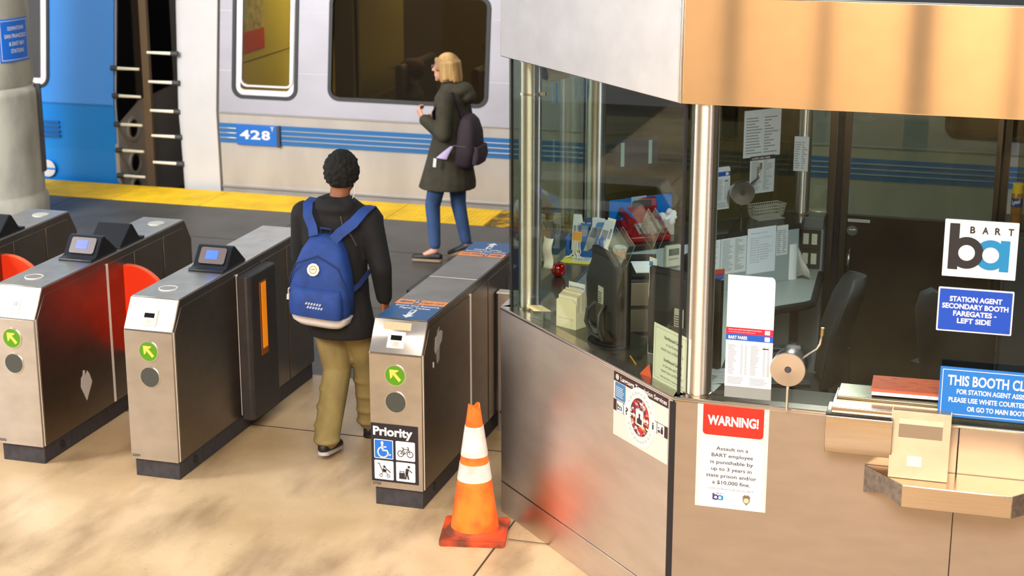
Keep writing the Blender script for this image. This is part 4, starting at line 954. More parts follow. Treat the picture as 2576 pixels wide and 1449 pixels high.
for i in range(7):
    h = .150+.004*i+random.uniform(0, .012)
    m = MB(); m.box(-.055, .06, .008+.010*i, .0155+.010*i, .004, h); s_ = m.build('paper_slip', mat('slip_%d' % (i % 3), ('efe6d4', 'd8c4a4', 'e3d3b6')[i % 3], .8), T, smooth=0)
    if i == 6:
        s_.data.materials.clear(); s_.data.materials.append(paper)
m = MB(); m.box(-.048, .054, .074, .078, .004, .21); cs = m.build('front_card', paper, T, smooth=0)
m = MB(); m.text('Clipper Card Selling Program', -.044, .05, .185, .007, .0004, .02); m.text('Pay at this booth for exchange', -.04, .045, .172, .005, .0004, 0); m.remap(lambda p: (p[0], .0737-p[2], p[1])); m.build('card_lettering', ink, cs, smooth=0)
T = thing('small_card', 'small cream card held flat on a clear stand at the left end of the counter', 'card', at(-2.20, 7.80, CT+.002, R(-30)))
m = MB(); m.prism([(-.075, -.01), (.02, -.055), (.085, .0), (-.02, .035)], .055, .058); m.build('card', mat('card_tan', 'e9cf97', .7), T, smooth=0)
m = MB(); m.box(-.05, .04, -.01, -.007, 0, .054); m.box(-.02, .06, .02, .023, 0, .054); m.build('clear_stand', mat('clear_acrylic', 'c4ccca', .15, trans=.8), T, smooth=0)
T = thing('curled_paper', 'white curled paper slip taped behind the far left steel post', 'paper', at(-2.262, 8.10, 1.29, R(20)))
m = MB(); n = 8; vs = []
for i in range(n+1):
    z = .155*i/n
    for j in range(5): x = .05*j/4; vs.append((x*.9+.006*math.sin(i*.9), .012*math.cos(j*.9)+.010*math.sin(i*.8), z+.012*(j == 0 and i == n)))
m.add(vs, [(i*5+j, i*5+j+1, (i+1)*5+j+1, (i+1)*5+j) for i in range(n) for j in range(4)]); o = m.build('sheet', mat('paper_warm', 'efe7dc', .8), T)
q = o.modifiers.new('s', 'SOLIDIFY'); q.thickness = .0006
# red glass apple
T = thing('glass_apple', 'shiny red glass apple on the dark side counter', 'ornament', at(-2.318, 8.60, CT))
m = MB(); m.lathe([(0, .004), (.012, 0), (.026, .006), (.038, .024), (.041, .044), (.036, .064), (.022, .076), (.010, .074), (0, .068)], 32); m.build('apple_body', mat('red_glass', 'b8080c', .05, trans=.35, coat=1), T, smooth=60)
m = MB(); m.tube([(0, 0, .068), (.002, 0, .078), (.008, 0, .086)], .0025, 8); m.build('stem', mat('stem_green', '4a5a2a', .5), T)
m = MB(); m.prism([(0, 0), (.012, .006), (.024, 0), (.012, -.006)], .080, .082); m.build('leaf', MATS['stem_green'], T)
# yellow sheet, card rack
T = thing('yellow_folder', 'yellow folder with printed page lying on the side counter behind the red apple', 'folder', at(-2.385, 8.88, CT+.0005, 0))
m = MB(); m.box(0, .165, 0, .24, 0, .006); m.build('cover', mat('folder_yellow', 'e8dc5a', .6), T, bevel=.001)
m = MB(); m.box(.06, .16, .03, .20, .006, .0075); pg = m.build('page', paper, T)
m = MB()
for i in range(9): m.box(.068, .150, .045+.016*i, .050+.016*i, .0075, .0079)
m.build('page_print', inkg, pg, smooth=0)
T = thing('brochure_rack', 'blue rack stuffed with white and blue leaflets at the back of the side counter', 'leaflet rack', at(-2.39, 9.02, CT, R(-4)) @ Matrix.Scale(.84, 4))
bl = mat('rack_blue', '1f62b0', .4)
m = MB(); m.box(0, .24, .16, .17, 0, .17); m.box(0, .01, 0, .17, 0, .14); m.box(.23, .24, 0, .17, 0, .14); m.box(0, .24, 0, .01, 0, .05); m.box(0, .24, 0, .17, 0, .008); m.build('tray', bl, T, bevel=.003)
random.seed(11)
cols = [paper, paper, mat('leaflet_blue', '2f6fb4', .5), paper2, paper, mat('leaflet_navy', '1c3f78', .5), paper, paper]
for i in range(12):
    x = .02+.017*i; t = R(random.uniform(-16, 18)); t2 = R(random.uniform(-22, -6))
    m = MB(); m.box(0, .055, -.0025, .0025, 0, random.uniform(.20, .27)); o = m.build('leaflet', cols[i % 8], T, M=Matrix.Translation((x, .03+.010*(i % 9)+.02, .012)) @ Matrix.Rotation(t, 4, 'Y') @ Matrix.Rotation(t2, 4, 'X') @ Matrix.Rotation(R(25+random.uniform(-15, 15)), 4, 'Z'), smooth=0)
    m = MB(); m.box(.006, .048, -.0032, -.0026, .12, .19); m.build('leaflet_print', inkg, o, smooth=0)
T = thing('card_bundle', 'bundle of orange cards with tangled white lanyard strings, in front of the leaflet rack', 'cards', at(-2.315, 8.985, CT+.007, R(-5)))
m = MB()
m.box(-.026, .026, -.006, .006, .095, .150); m.build('cards', mat('card_orange', 'f5a814', .5), T, bevel=.002)
cr_ = mat('string_cream', 'eee4d0', .8)
for i in range(13):
    a = random.uniform(-1, 1); m = MB(); e_ = random.choice((-1, 1))
    P = [(a*.022, -.008, .10), (a*.024+random.uniform(-.006, .006), -.012, .07), (a*.018+random.uniform(-.01, .01), -.014, .035), (a*.03+e_*.02, -.02, .012), (a*.05+e_*.035, -.02-random.uniform(0, .02), .003)]
    m.tube(P, .0022, 6); m.build('string', cr_, T)
# red phone on the back ledge
T = thing('desk_phone', 'dark red desk telephone with grey keypad on the ledge in front of the blue board', 'telephone', at(-2.085, 9.585, CT, R(34)) @ Matrix.Diagonal((1.15, 1.15, 1.75, 1)))
red_ph = mat('phone_red', '8e1018', .35)
PR = [(-.11, .0), (-.11, .018), (.03, .055), (.05, .062), (.11, .062), (.11, 0)]
m = MB(); m.prism(PR, -.12, .12, M=YZ); m.build('base', red_ph, T, bevel=.006)
m = MB(); m.prism([(.055, .06), (.045, .095), (.06, .125), (.085, .125), (.10, .06)], -.065, .105, M=YZ); hd = m.build('display_hood', red_ph, T, bevel=.004)
Fh = Matrix.Translation((0, .0445, .098)) @ frame((0, 0, 0), (1, 0, 0), (0, .45, .9))
m = MB(); m.M = Fh; m.rect(-.03, 0, .075, .022, 0, .002); m.build('display', mat('phone_lcd', '3f4244', .2), hd)
m = MB(); m.tube([(-.09, -.09, .06), (-.095, -.06, .075), (-.095, .05, .09), (-.09, .085, .08)], [.02, .014, .014, .02], 12); m.build('handset', red_ph, T)
m = MB(); m.tube([(-.09, -.10, .05)]+[(-.115+.012*math.cos(i*1.2), -.10-.002*i, .03+.012*math.sin(i*1.2)) for i in range(22)], .003, 6); m.build('coiled_cord', red_ph, T)
Fk = Matrix.Translation((0, -.10, .0225)) @ frame((0, 0, 0), (1, 0, 0), (0, .14, .037))
keym = mat('key_grey', 'a59a98', .5)
for r_ in range(4):
    for c_ in range(3):
        m = MB(); m.M = Fk; m.rect(-.045+.022*c_, .012+.022*r_, -.029+.022*c_, .026+.022*r_, 0, .004); m.build('key', keym, T)
for c_ in (0, 1):
    for r_ in range(7):
        m = MB(); m.M = Fk; m.rect(.038+.036*c_, .008+.017*r_, .058+.036*c_, .017+.017*r_, 0, .004); m.build('line_key', keym, T)
T = thing('blue_board', 'bright blue board with grey tape leaning on the rear window behind the red phone', 'board', frame((-2.262, 9.508, CT+.002), (S, S, 0), (0, 0, 1)))
m = MB(); m.rect(0, 0, .435, .222, 0, .006, .012); m.build('panel', mat('board_blue', '0672cc', .35), T, bevel=.001)
m = MB(); m.rect(.15, .19, .255, .228, .006, .0072); m.build('tape', mat('tape_pale', '9fb4c4', .5), T, smooth=0)
T = thing('hung_sign', 'dark blue sign seen from behind with two pale tape strips on the rear window', 'sign', frame((-2.235, 9.535, 1.51), (S, S, 0), (0, 0, 1)))
m = MB(); m.rect(0, 0, .29, .178, 0, .005); m.build('panel', mat('sign_back', '1c2b3a', .5), T)
for x in (.035, .225):
    m = MB(); m.rect(x, .02, x+.024, .16, .005, .006); m.build('tape_strip', mat('tape_green', '93b3a4', .5), T, smooth=0)
# clear pockets on the angled glass, orange cup, tissues
pock = glass('pocket_acrylic', (.88, .90, .90), 1.0)
def pocket(u, z, label):
    T = thing('clear_pocket', label, 'holder', CHAM @ Matrix.Translation((u, z, -.060)) @ Matrix.Rotation(R(-32), 4, 'Z'))
    m = MB(); m.box(0, .125, 0, .13, -.0016, 0); m.build('front_wall', pock, T, smooth=0)
    m = MB(); m.box(0, .125, 0, .13, -.036, -.034); m.build('rear_wall', pock, T, smooth=0)
    ed = mat('acrylic_rim', 'aeb4b8', .2)
    for a in ((0, .125, 0, .0016, -.036, 0), (0, .0016, 0, .13, -.036, -.0), (.1234, .125, 0, .13, -.036, 0)):
        m = MB(); m.box(*a); m.build('side_wall', pock, T, smooth=0)
    m = MB()
    for z_ in (-.0016, -.036): m.tube([(0, .13, z_), (0, 0, z_), (.125, 0, z_), (.125, .13, z_), (0, .13, z_)], .0009, 5)
    m.build('polished_rim', ed, T)
    return T
pocket(.92, 1.615, 'tilted empty clear plastic pocket stuck inside the angled glass, in front of the orange cup')
pocket(1.18, 1.755, 'tilted clear plastic pocket stuck inside the angled glass, in front of the white tissues')
T = thing('paper_cup', 'orange and white lidded cup on top of the left monitor area, behind the angled glass', 'cup', at(-1.925, 8.35, 1.2455))
m = MB(); m.lathe([(0, 0), (.026, 0), (.034, .10), (0, .10)], 28); m.build('cup_body', mat('cup_orange', 'ff9410', .5), T)
m = MB(); m.lathe([(0, .10), (.036, .10), (.036, .118), (.028, .124), (.026, .118), (0, .118)], 28); m.build('lid', mat('cup_lid', 'cfc9c4', .4), T)
m = MB(); 
for i, w_ in enumerate(('ICE', 'VICE')): m.text(w_, .01, .05, .03+.03*i, .02, 0, .03)
m.remap(lambda p: (.0325*math.cos(-2.2+p[0]*16), .0325*math.sin(-2.2+p[0]*16), p[1])).build('cup_print', mat('cup_brown', '8a3c08', .6), T, smooth=0)
T = thing('cash_organizer', 'dark desk organizer with trays behind the left monitor, carrying the orange cup', 'organizer', at(-1.88, 8.42, .7645, R(20)))
m = MB(); m.box(-.14, .14, -.17, .14, 0, .46); m.build('case', mat('organizer_grey', '4a4642', .5), T, bevel=.006)
m = MB(); m.box(-.145, .145, -.175, .145, .46, .48); m.box(-.145, .145, .10, .11, .48, .52); m.build('top_tray', black, T, bevel=.003)
m = MB(); m.box(.01, .13, -.13, .09, .481, .486); m.build('loose_sheet', paper, T)
for k in range(3):
    m = MB(); m.box(-.125, .125, -.178, -.168, .04+.14*k, .16+.14*k); m.build('drawer_front', mat('organizer_tan', '8b7f70', .5), T, bevel=.003)
T = thing('tissue_box', 'crumpled white tissues in a pale holder beside the red phone', 'tissues', at(-1.955, 9.70, CT, R(40)))
m = MB(); m.box(-.03, .035, -.03, .03, 0, .09); m.build('holder', mat('tissue_holder', 'c5b8b0', .5), T, bevel=.003)
m = MB(); random.seed(21)
for i in range(16):
    m.ell((random.uniform(-.03, .05), random.uniform(-.03, .03), random.uniform(.06, .135)), (random.uniform(.014, .028), random.uniform(.006, .016), random.uniform(.012, .026)), 8, 6, Matrix.Rotation(random.uniform(-.2, .2), 4, 'Z'))
o = remeshed(m, 'crumpled_tissue', mat('tissue_white', 'eceaf0', .8), T, voxel=.005, smooth=1)
# papers behind the monitors on the desk, small scatter
def sheet(x, y, z, w, h, rz_, label, mt=paper, lines=8, group=None):
    T = thing('paper_sheet', label, 'paper', at(x, y, z, R(rz_)), group)
    m = MB(); m.box(0, w, 0, h, 0, .0008); m.build('sheet', mt, T, smooth=0)
    if lines:
        m = MB()
        for i in range(lines): m.box(w*.1, w*random.uniform(.6, .9), h*.1+h*.8*i/lines, h*.1+h*.8*i/lines+.003, .0008, .0011)
        m.build('print', inkg, T, smooth=0)
    return T
sheet(-1.30, 6.975, CT+.001, .12, .11, -8, 'loose white printed sheet at the foot of the near steel post, under the right monitor')
sheet(-1.27, 6.955, CT+.0025, .06, .07, 20, 'small cream printed slip on the counter beside the near steel post', paper2, 4)
sheet(-1.18, 6.935, CT+.0005, .055, .05, 12, 'small black leaflet on the counter left of the fare sheet', ink, 0)
sheet(-1.235, 7.045, CT+.004, .15, .20, 24, 'white printed form lying on the counter behind the fare sheet')
sheet(-1.98, 8.75, .7645, .21, .28, 30, 'white sheet on the desk seen in the gap between the two monitors')
sheet(-1.85, 8.55, .766, .20, .26, -10, 'second white sheet on the desk in the gap between the monitors, nearer')
T = thing('calculator', 'grey desk calculator on the desk seen in the gap between the monitors', 'calculator', at(-1.97, 9.13, .7645, R(35)))
m = MB(); m.box(0, .12, 0, .17, 0, .03); m.build('body', lgrey, T, bevel=.005)
m = MB(); m.box(.015, .105, .12, .155, .03, .032); m.build('display', ink, T)
for i in range(4):
    for j in range(4):
        m = MB(); m.box(.015+.024*i, .033+.024*i, .015+.024*j, .032+.024*j, .03, .035); m.build('key', darkgrey, T)
T = thing('pencil', 'yellow pencil lying on the counter between the monitors and the translation notice', 'pencil', at(-1.585, 7.235, CT+.004, R(115)))
m = MB(); m.cyl((0, 0, 0), (.11, 0, 0), .0035, n=6); m.build('shaft', mat('pencil_yellow', 'e0a030', .5), T)
m = MB(); m.cyl((.11, 0, 0), (.125, 0, 0), .0035, .0005, 6); m.build('tip', paper2, T)
T = thing('folded_card', 'small orange folded card on the counter under the Caltrain notice', 'card', at(-1.515, 7.10, CT, R(-35)))
m = MB(); m.prism([(-.03, 0), (.045, .0), (.03, .06)], -.001, .001, M=Matrix(((1, 0, 0, 0), (0, 0, -1, 0), (0, 1, 0, 0), (0, 0, 0, 1)))); m.build('front', mat('card_red_orange', 'e8582a', .6), T, smooth=0)
# items behind monitor 2
for i, (x, y, mt, lab) in enumerate(((-1.57, 7.42, paper, 'folded white card tent with a blue mark behind the right monitor'), (-1.40, 7.42, black, 'small black box standing behind the right monitor, next to the steel post'))):
    T = thing('card_tent' if i == 0 else 'small_box', lab, 'card' if i == 0 else 'box', at(x, y, CT, R(-20)))
    m = MB()
    if i == 0:
        m.prism([(.0, .0), (.06, 0), (.04, .455), (.0, .46)], 0, .002, M=Matrix(((1, 0, 0, 0), (0, 0, -1, 0), (0, 1, 0, 0), (0, 0, 0, 1)))); m.build('card', paper, T, smooth=0)
        m = MB(); m.prism([(.0, .42), (.02, .42), (.02, .44), (.0, .44)], .002, .003, M=Matrix(((1, 0, 0, 0), (0, 0, -1, 0), (0, 1, 0, 0), (0, 0, 0, 1)))); m.build('blue_mark', logo_blue, T, smooth=0)
    else: m.box(-.03, .05, 0, .06, 0, .475); m.build('case', black, T, bevel=.004)
T = thing('wall_phone', 'black telephone handset and curly cord just right of the near steel post', 'telephone', at(-1.40, 7.95, .7645, R(20)))
m = MB(); m.box(-.1, .09, -.08, .1, 0, .06); m.build('base', black, T, bevel=.01)
m = MB(); m.tube([(-.09, -.05, .09), (-.05, -.04, .115), (.06, .0, .115), (.11, .02, .09)], [.022, .015, .015, .022], 12); m.build('handset', black, T)
m = MB(); m.tube([(.09+.0035*i, .02+.012*math.cos(i*1.3), .03+.012*math.sin(i*1.3)) for i in range(26)], .004, 6); m.build('coiled_cord', black, T)
# Caltrain notice
T = thing('platform_notice', 'pale notice about Northbound and Southbound Caltrain inside the glass at the booth corner', 'notice', CHAM @ Matrix.Translation((1.315, 1.114, -.060)) @ Matrix.Rotation(R(-1), 4, 'Z'))
m = MB(); m.box(0, .285, 0, .258, -.002, 0); m.build('sheet', mat('notice_pale', 'e6ead6', .5), T, smooth=0)
m = MB()
for a in ((.014, .014, .271, .0152), (.014, .243, .271, .2442), (.014, .014, .0152, .244), (.2698, .014, .271, .244)): m.rect(*a, 0, .0005)
m.build('border', inkg, T, smooth=0)
m = MB()
for s_, a, b, y, c, of in (('Northbound Caltrain', .085, .225, .205, .015, .025), ('to San Francisco,', .10, .21, .177, .014, 0), ('board train on Platform 4.', .062, .235, .150, .014, 0), ('Southbound Caltrain', .085, .225, .105, .015, .025), ('to San Jose and Gilroy,', .078, .228, .078, .014, 0), ('board train on Platform 5', .068, .24, .052, .014, 0), ('1.800.660.4287 or www.caltrain.com', .06, .245, .025, .009, 0)):
    m.text(s_, a, b, y, c, .0006, of)
m.build('lettering', mat('notice_ink', '55565e', .7), T, smooth=0)
# rear window papers
RB = lambda d, z: frame((-2.314+S*d, 9.5+S*d, z), (S, S, 0), (0, 0, 1))
def page(M, w, h, label, rows=12, head=None, dark=False, seed=1, name='posted_paper', mt=None):
    T = thing(name, label, 'paper', M); random.seed(seed)
    m = MB(); m.rect(0, 0, w, h, 0, .0008); m.build('sheet', mt or paper, T, smooth=0)
    if dark: m = MB(); m.rect(0, h-.026, w, h, .0008, .0012); m.build('header_band', ink, T, smooth=0)
    if head: m = MB(); m.text(head, w*.06, w*.8, h-.02, .012, .0016, .02); m.build('heading', white if dark else ink, T, smooth=0)
    m = MB()
    for i in range(rows):
        y = h*.08+(h*.80)*i/rows
        for a, b in ((.06, random.uniform(.3, .5)), (.55, random.uniform(.65, .93))): m.rect(w*a, y, w*b, y+h*.30/rows, .0008, .0012)
    m.build('print', inkg, T, smooth=0); return T
page(RB(1.01, 1.487), .275, .29, 'large printed timetable page hung high on the smoked rear window', 13, seed=2)
page(RB(1.065, 1.26), .185, .232, 'page headed CLIPPER CARD FARES below the large timetable on the rear window', 20, 'CLIPPER CARD FARES', True, 3)
T = faresheet(RB(.735, 1.188), 'fare_sheet', 'blue headed fare sheet on the rear window just right of the near steel post', .185, .262, .03, 20, title='BART FARES')
PB = lambda d, z: frame((-2.129+S*d, 9.309+S*d, z), (S, S, 0), (0, 0, 1))
page(PB(.49, .90), .19, .205, 'dense printed schedule on the grey desk wall, left of the calendar', 22, seed=4)
page(PB(.685, .862), .185, .24, 'printed calendar grid on the grey desk wall, between two other pages', 26, seed=5)
T = thing('posted_paper', 'white page headed TRAINS EARLY A.M. on the grey desk wall', 'paper', PB(.875, .838))
m = MB(); m.rect(0, 0, .21, .282, 0, .001); m.build('sheet', mat('page_blueish', 'dfe3ee', .8), T, smooth=0)
m = MB()
L_ = ['TRAINS EARLY A.M. SFO', '', '0504 AM- MILL-SFO-ANTIOCH*', '0519 AM- "     "', '0534 AM- "     "', '0547 AM- MILL-RICHMOND', '0549 AM- MILL-SFO-ANTIOCH*', '0602 AM- MILL-RICHMOND', '0604 AM- MILL-SFO-ANTIOCH*', '0618 AM- MILL-RICHMOND', '0633 AM- MILL-RICHMOND', 'UNTIL 2022, TRAINS AT', '03,18,33,48']
for i, s_ in enumerate(L_):
    if s_: m.text(s_, .022, .022+.0062*len(s_), .245-.0148*i, .008, .0014, 0)
m.build('lettering', inkg, T, smooth=0)
page(PB(1.09, .93), .085, .185, 'narrow printed page on the grey desk wall behind the paper towel roll', 12, seed=6)
page(frame((-1.318, 10.41, 1.39), (1, 0, 0), (0, 0, 1)), .088, .215, 'narrow printed slip taped on the rear steel post', 12, seed=7)
for d_, z_, c_, lab in ((.46, .862, 'c0452c', 'orange'), (.455, .835, '4858c8', 'blue'), (.45, .815, '3fb0c8', 'turquoise')):
    T = thing('paper_strip', '%s paper strip sticking out on the desk wall right of the near steel post' % lab, 'paper', PB(d_, z_))
    m = MB(); m.rect(.07, 0, .255, .035, 0, .004, .006); m.build('strip', mat('strip_'+lab, c_, .6), T, smooth=0)
# thermostat, switches
T = thing('thermostat', 'beige wall thermostat with grey display on the desk wall left of the near steel post', 'thermostat', PB(.285, .965))
m = MB(); m.rect(0, 0, .10, .125, 0, .022, .006); m.build('case', mat('thermo_beige', 'c9c6b4', .5), T, bevel=.003)
m = MB(); m.rect(.018, .065, .088, .105, .022, .0235); m.build('display', mat('lcd_green', '57655c', .2), T)
for i in range(5):
    m = MB(); m.rect(.018+.014*i, .04, .028+.014*i, .05, .022, .0245); m.build('button', keym, T)
T = thing('wall_socket', 'dark bronze wall plate on the desk wall below the red phone', 'socket', PB(.12, .93))
m = MB(); m.rect(0, 0, .075, .115, 0, .006, .003); m.build('plate', mat('plate_bronze', '453c30', .5), T)
for y in (.025, .065):
    m = MB(); m.prism(circ(.037, y+.012, .014), .006, .0085); m.build('outlet', darkgrey, T)
for z_, lab in ((.90, 'upper bronze light switch plate with two rockers under the rear sill'), (.775, 'lower bronze light switch plate with two rockers, behind the paper towel roll')):
    T = thing('light_switch', lab, 'switch', frame((-1.262, 10.438, z_), (1, 0, 0), (0, 0, 1)))
    m = MB(); m.rect(0, 0, .130, .122, 0, .006, .004); m.build('plate', MATS.get('plate_bronze'), T, bevel=.001)
    for x in (.022, .074):
        m = MB(); m.rect(x, .028, x+.034, .096, .006, .010, .001); m.build('rocker', mat('rocker_ivory', 'd5d2bb', .5), T, bevel=.001)
# paper towel roll
T = thing('paper_towel_roll', 'white paper towel roll with a loose torn sheet standing on the desk', 'paper towel', at(-1.29, 10.20, .7645))
m = MB(); m.lathe([(.018, 0), (.046, 0), (.046, .222), (.018, .222), (.018, 0)], 36); m.build('roll', mat('towel_white', 'e4e4e6', .9), T, smooth=40)
m = MB(); m.lathe([(.015, .001), (.0185, .001), (.0185, .2225), (.015, .2225)], 24); m.build('cardboard_core', mat('core_brown', '9a8c80', .8), T)
m = MB(); vs = [(.044, .01, .215), (.046, .0, .15), (.045, .0, .01), (.06, -.01, .185), (.085, -.01, .12), (.09, -.01, .03), (.075, -.03, .16), (.125, -.02, .06), (.135, -.02, .015)]
m.add(vs, [(0, 3, 4, 1), (1, 4, 5, 2), (3, 6, 7, 4), (4, 7, 8, 5)]); o = m.build('loose_sheet', mat('towel_shade', 'd6cfca', .9), T); q = o.modifiers.new('s', 'SOLIDIFY'); q.thickness = .001
# wire basket
T = thing('wire_basket', 'empty white wire basket on the back ledge under the rear window', 'basket', at(-1.46, 10.32, CT+.001, R(45)))
wm = mat('wire_white', 'c9c4b4', .4, .3)
def br(m, P, r=.0018): m.tube(P, r, 6)
m = MB(); w2, d2, h2 = .115, .045, .078
for z, k in ((h2, 1), (h2*.78, .97)):
    br(m, [(-w2*k, -d2*k, z), (w2*k, -d2*k, z), (w2*k, d2*k, z), (-w2*k, d2*k, z), (-w2*k, -d2*k, z)], .0026)
m.build('rim', wm, T)
m = MB()
for i in range(17):
    x = -w2+2*w2*i/16; br(m, [(x, -d2, h2), (x*.85, -d2*.8, .003), (x*.85, d2*.8, .003), (x, d2, h2)])
for i in range(1, 6):
    y = -d2+2*d2*i/6; br(m, [(-w2, y, h2), (-w2*.85, y*.8, .003), (w2*.85, y*.8, .003), (w2, y, h2)])
for k in (.25, .5): br(m, [(-w2*(.85+.15*k), -d2*(.8+.2*k), h2*k), (w2*(.85+.15*k), -d2*(.8+.2*k), h2*k), (w2*(.85+.15*k), d2*(.8+.2*k), h2*k), (-w2*(.85+.15*k), d2*(.8+.2*k), h2*k), (-w2*(.85+.15*k), -d2*(.8+.2*k), h2*k)])
m.build('wire_mesh', wm, T)
sheet(-1.48, 10.18, CT+.001, .19, .10, 42, 'grey sheet on the back ledge in front of the wire basket', mat('sheet_grey', 'a9a9a9', .8), 0)
# spray can
T = thing('spray_can', 'disinfectant spray can with yellow cap and brown label at the right edge', 'spray can', at(.012, 10.30, 1.18))
m = MB(); m.lathe([(0, 0), (.031, 0), (.033, .004), (.033, .172), (.028, .180), (0, .180)], 28); m.build('can', mat('can_brown', 'a8742f', .35, .3, noise=.4, nscale=12), T)
m = MB(); m.lathe([(0, .178), (.031, .178), (.031, .232), (.026, .238), (0, .238)], 28); m.build('cap', mat('cap_yellow', 'd8b812', .4), T)
m = MB(); m.lathe([(.0335, .098), (.0337, .100), (.0337, .148), (.0335, .150)], 28); m.build('label_band', mat('can_label_blue', '20386e', .4), T)
m = MB(); m.text('Lysol', .0, .05, .112, .026, 0, .03); m.remap(lambda p: (.0345*math.cos(-2.5+p[0]/.0345), .0345*math.sin(-2.5+p[0]/.0345), p[1]+p[0]*.25)).build('lettering', white, T, smooth=0)
T = thing('supply_cabinet', 'low dark cabinet in the booth rear right corner carrying the spray can', 'cabinet', at(-.04, 10.16, .0125))
m = MB(); m.box(0, .9, 0, .36, .06, 1.15); m.build('case', mat('cabinet_dark', '2f2d2c', .6), T, bevel=.004)
m = MB(); m.box(-.012, .91, -.012, .37, 1.15, 1.1665); m.build('top', black, T, bevel=.003)
m = MB(); m.box(.02, .43, -.014, 0, .09, 1.12); dr = m.build('door', darkgrey, T, bevel=.003)
m = MB(); m.box(.39, .405, -.03, -.014, .6, .75); m.build('handle', chrome, dr)
m = MB(); m.box(.01, .89, .01, .35, 0, .06); m.build('plinth', black, T)
# office chairs
def chair(x, y, rz_, label, h=.46):
    T = thing('office_chair', label, 'chair', at(x, y, .0125, R(rz_)), None)
    fab = mat('chair_black', '17181a', .75); pl_ = mat('chair_plastic', '212429', .4)
    m = MB(); m.rect(-.24, -.23, .24, .24, h, h+.08, .09); m.build('seat', fab, T, bevel=.02, seg=3)
    m = MB(); Rn = []
    for i, (z, w, y0, d) in enumerate(((h+.12, .17, .25, .05), (h+.2, .21, .265, .06), (h+.4, .23, .29, .06), (h+.56, .22, .34, .055), (h+.66, .17, .38, .04), (h+.70, .10, .395, .02))):
        Rn.append([Vector((w*math.cos(2*PI*k/20), y0+d*math.sin(2*PI*k/20)-.06*abs(math.cos(2*PI*k/20))**2, z)) for k in range(20)])
    m.loft(Rn); m.build('backrest', fab, T, smooth=60)
    m = MB(); m.tube([(0, .12, h-.01), (0, .30, h), (0, .335, h+.1), (0, .33, h+.3)], .022, 10); m.build('back_support', pl_, T)
    for s in (-1, 1):
        m = MB(); m.tube([(s*.2, .05, h+.01), (s*.29, .05, h+.03), (s*.30, .03, h+.18)], .014, 8); m.box(s*.30-.035, s*.30+.035, -.16, .12, h+.18, h+.205); m.build('armrest', pl_, T, bevel=.004)
    m = MB(); m.cyl((0, 0, .09), (0, 0, h), .028, .022); m.build('gas_column', chrome, T)
    for i in range(5):
        a = 2*PI*i/5+.3; m = MB(); m.tube([(0, 0, .10), (.15*math.cos(a), .15*math.sin(a), .09), (.28*math.cos(a), .28*math.sin(a), .07)], [.03, .022, .016], 8); lg = m.build('leg', pl_, T)
        m = MB(); cxx, cyy = .28*math.cos(a), .28*math.sin(a); m.cyl((cxx-.02*math.sin(a), cyy+.02*math.cos(a), .028), (cxx+.02*math.sin(a), cyy-.02*math.cos(a), .028), .028); m.build('castor', black, lg)
    return T
chair(-1.12, 8.78, -78, 'black office chair with its back to the right, in front of the grey desk', .46)
chair(-.12, 8.9, 150, 'black office chair half hidden behind the blue booth name sign', .48)
# coloured tape on the side glass
for i, (y_, z_, rz_, lab) in enumerate(((8.82, 2.01, 8, 'small blue tape tag on the side glass, nearer the far left steel post'), (9.40, 1.94, 4, 'small blue tape tag at the side glass joint, further from the far left steel post'))):
    m = MB(); m.box(-.018, .018, 0, .11, 0, .001); o = m.build('tape_tag', mat('tape_cyan', '18a0dc', .5), M=Matrix(((0, 0, 1, -2.392), (1, 0, 0, y_), (0, 1, 0, z_), (0, 0, 0, 1))) @ Matrix.Rotation(R(rz_), 4, 'Z'), smooth=0); tag(o, lab, 'tape')
T = thing('security_camera', 'pale round camera housing on a bracket beside the far left steel post', 'camera', at(-2.20, 8.10, 2.30, R(-50)))
m = MB(); m.cyl((0, .05, 0), (0, -.06, -.015), .045, .04, 24); m.build('housing', mat('camera_pale', 'b9b6a8', .4), T, bevel=.004)
m = MB(); m.cyl((0, -.06, -.015), (0, -.072, -.017), .032, .028, 24); m.build('lens', blackm, T)
m = MB(); m.tube([(0, .03, .03), (0, .05, .10), (0, .05, .12)], .01, 8); m.build('bracket', MATS['camera_pale'], T)
# unseen lamp added under the booth roof to brighten the inside
T = thing('added_booth_light', 'added flat round lamp under the booth roof, brightening the inside', 'lamp', at(-.9, 8.7, 2.37))
m = MB(); m.lathe([(0, .05), (.18, .05), (.18, .01), (.16, 0), (0, 0)], 32); m.build('diffuser', mat('fill_diffuser', 'ffffff', .5, emit='eef4ff', estr=3), T)
pl = bpy.data.lights.new('booth_fill', 'AREA'); pl.shape = 'DISK'; pl.size = .34; pl.energy = 30; pl.color = (.86, .95, 1)
o = bpy.data.objects.new('booth_fill', pl); COL.objects.link(o); o.location = (-.9, 8.7, 2.355)
# steel guide rail between the priority gate and the booth
T = thing('guide_post', 'flat steel barrier post between the Priority gate and the booth wall', 'barrier', at(-2.765, 9.10, 0))
m = MB(); m.box(-.05, .305, 0, .06, .0, .84); m.build('panel', steel_tan, T, bevel=.003)
m = MB(); m.box(-.055, .31, -.005, .065, .84, .85); m.build('cap', edge, T, bevel=.002)
m = MB(); m.cyl((-.03, -.004, .12), (-.03, 0, .12), .008); m.build('screw', darkgrey, T)

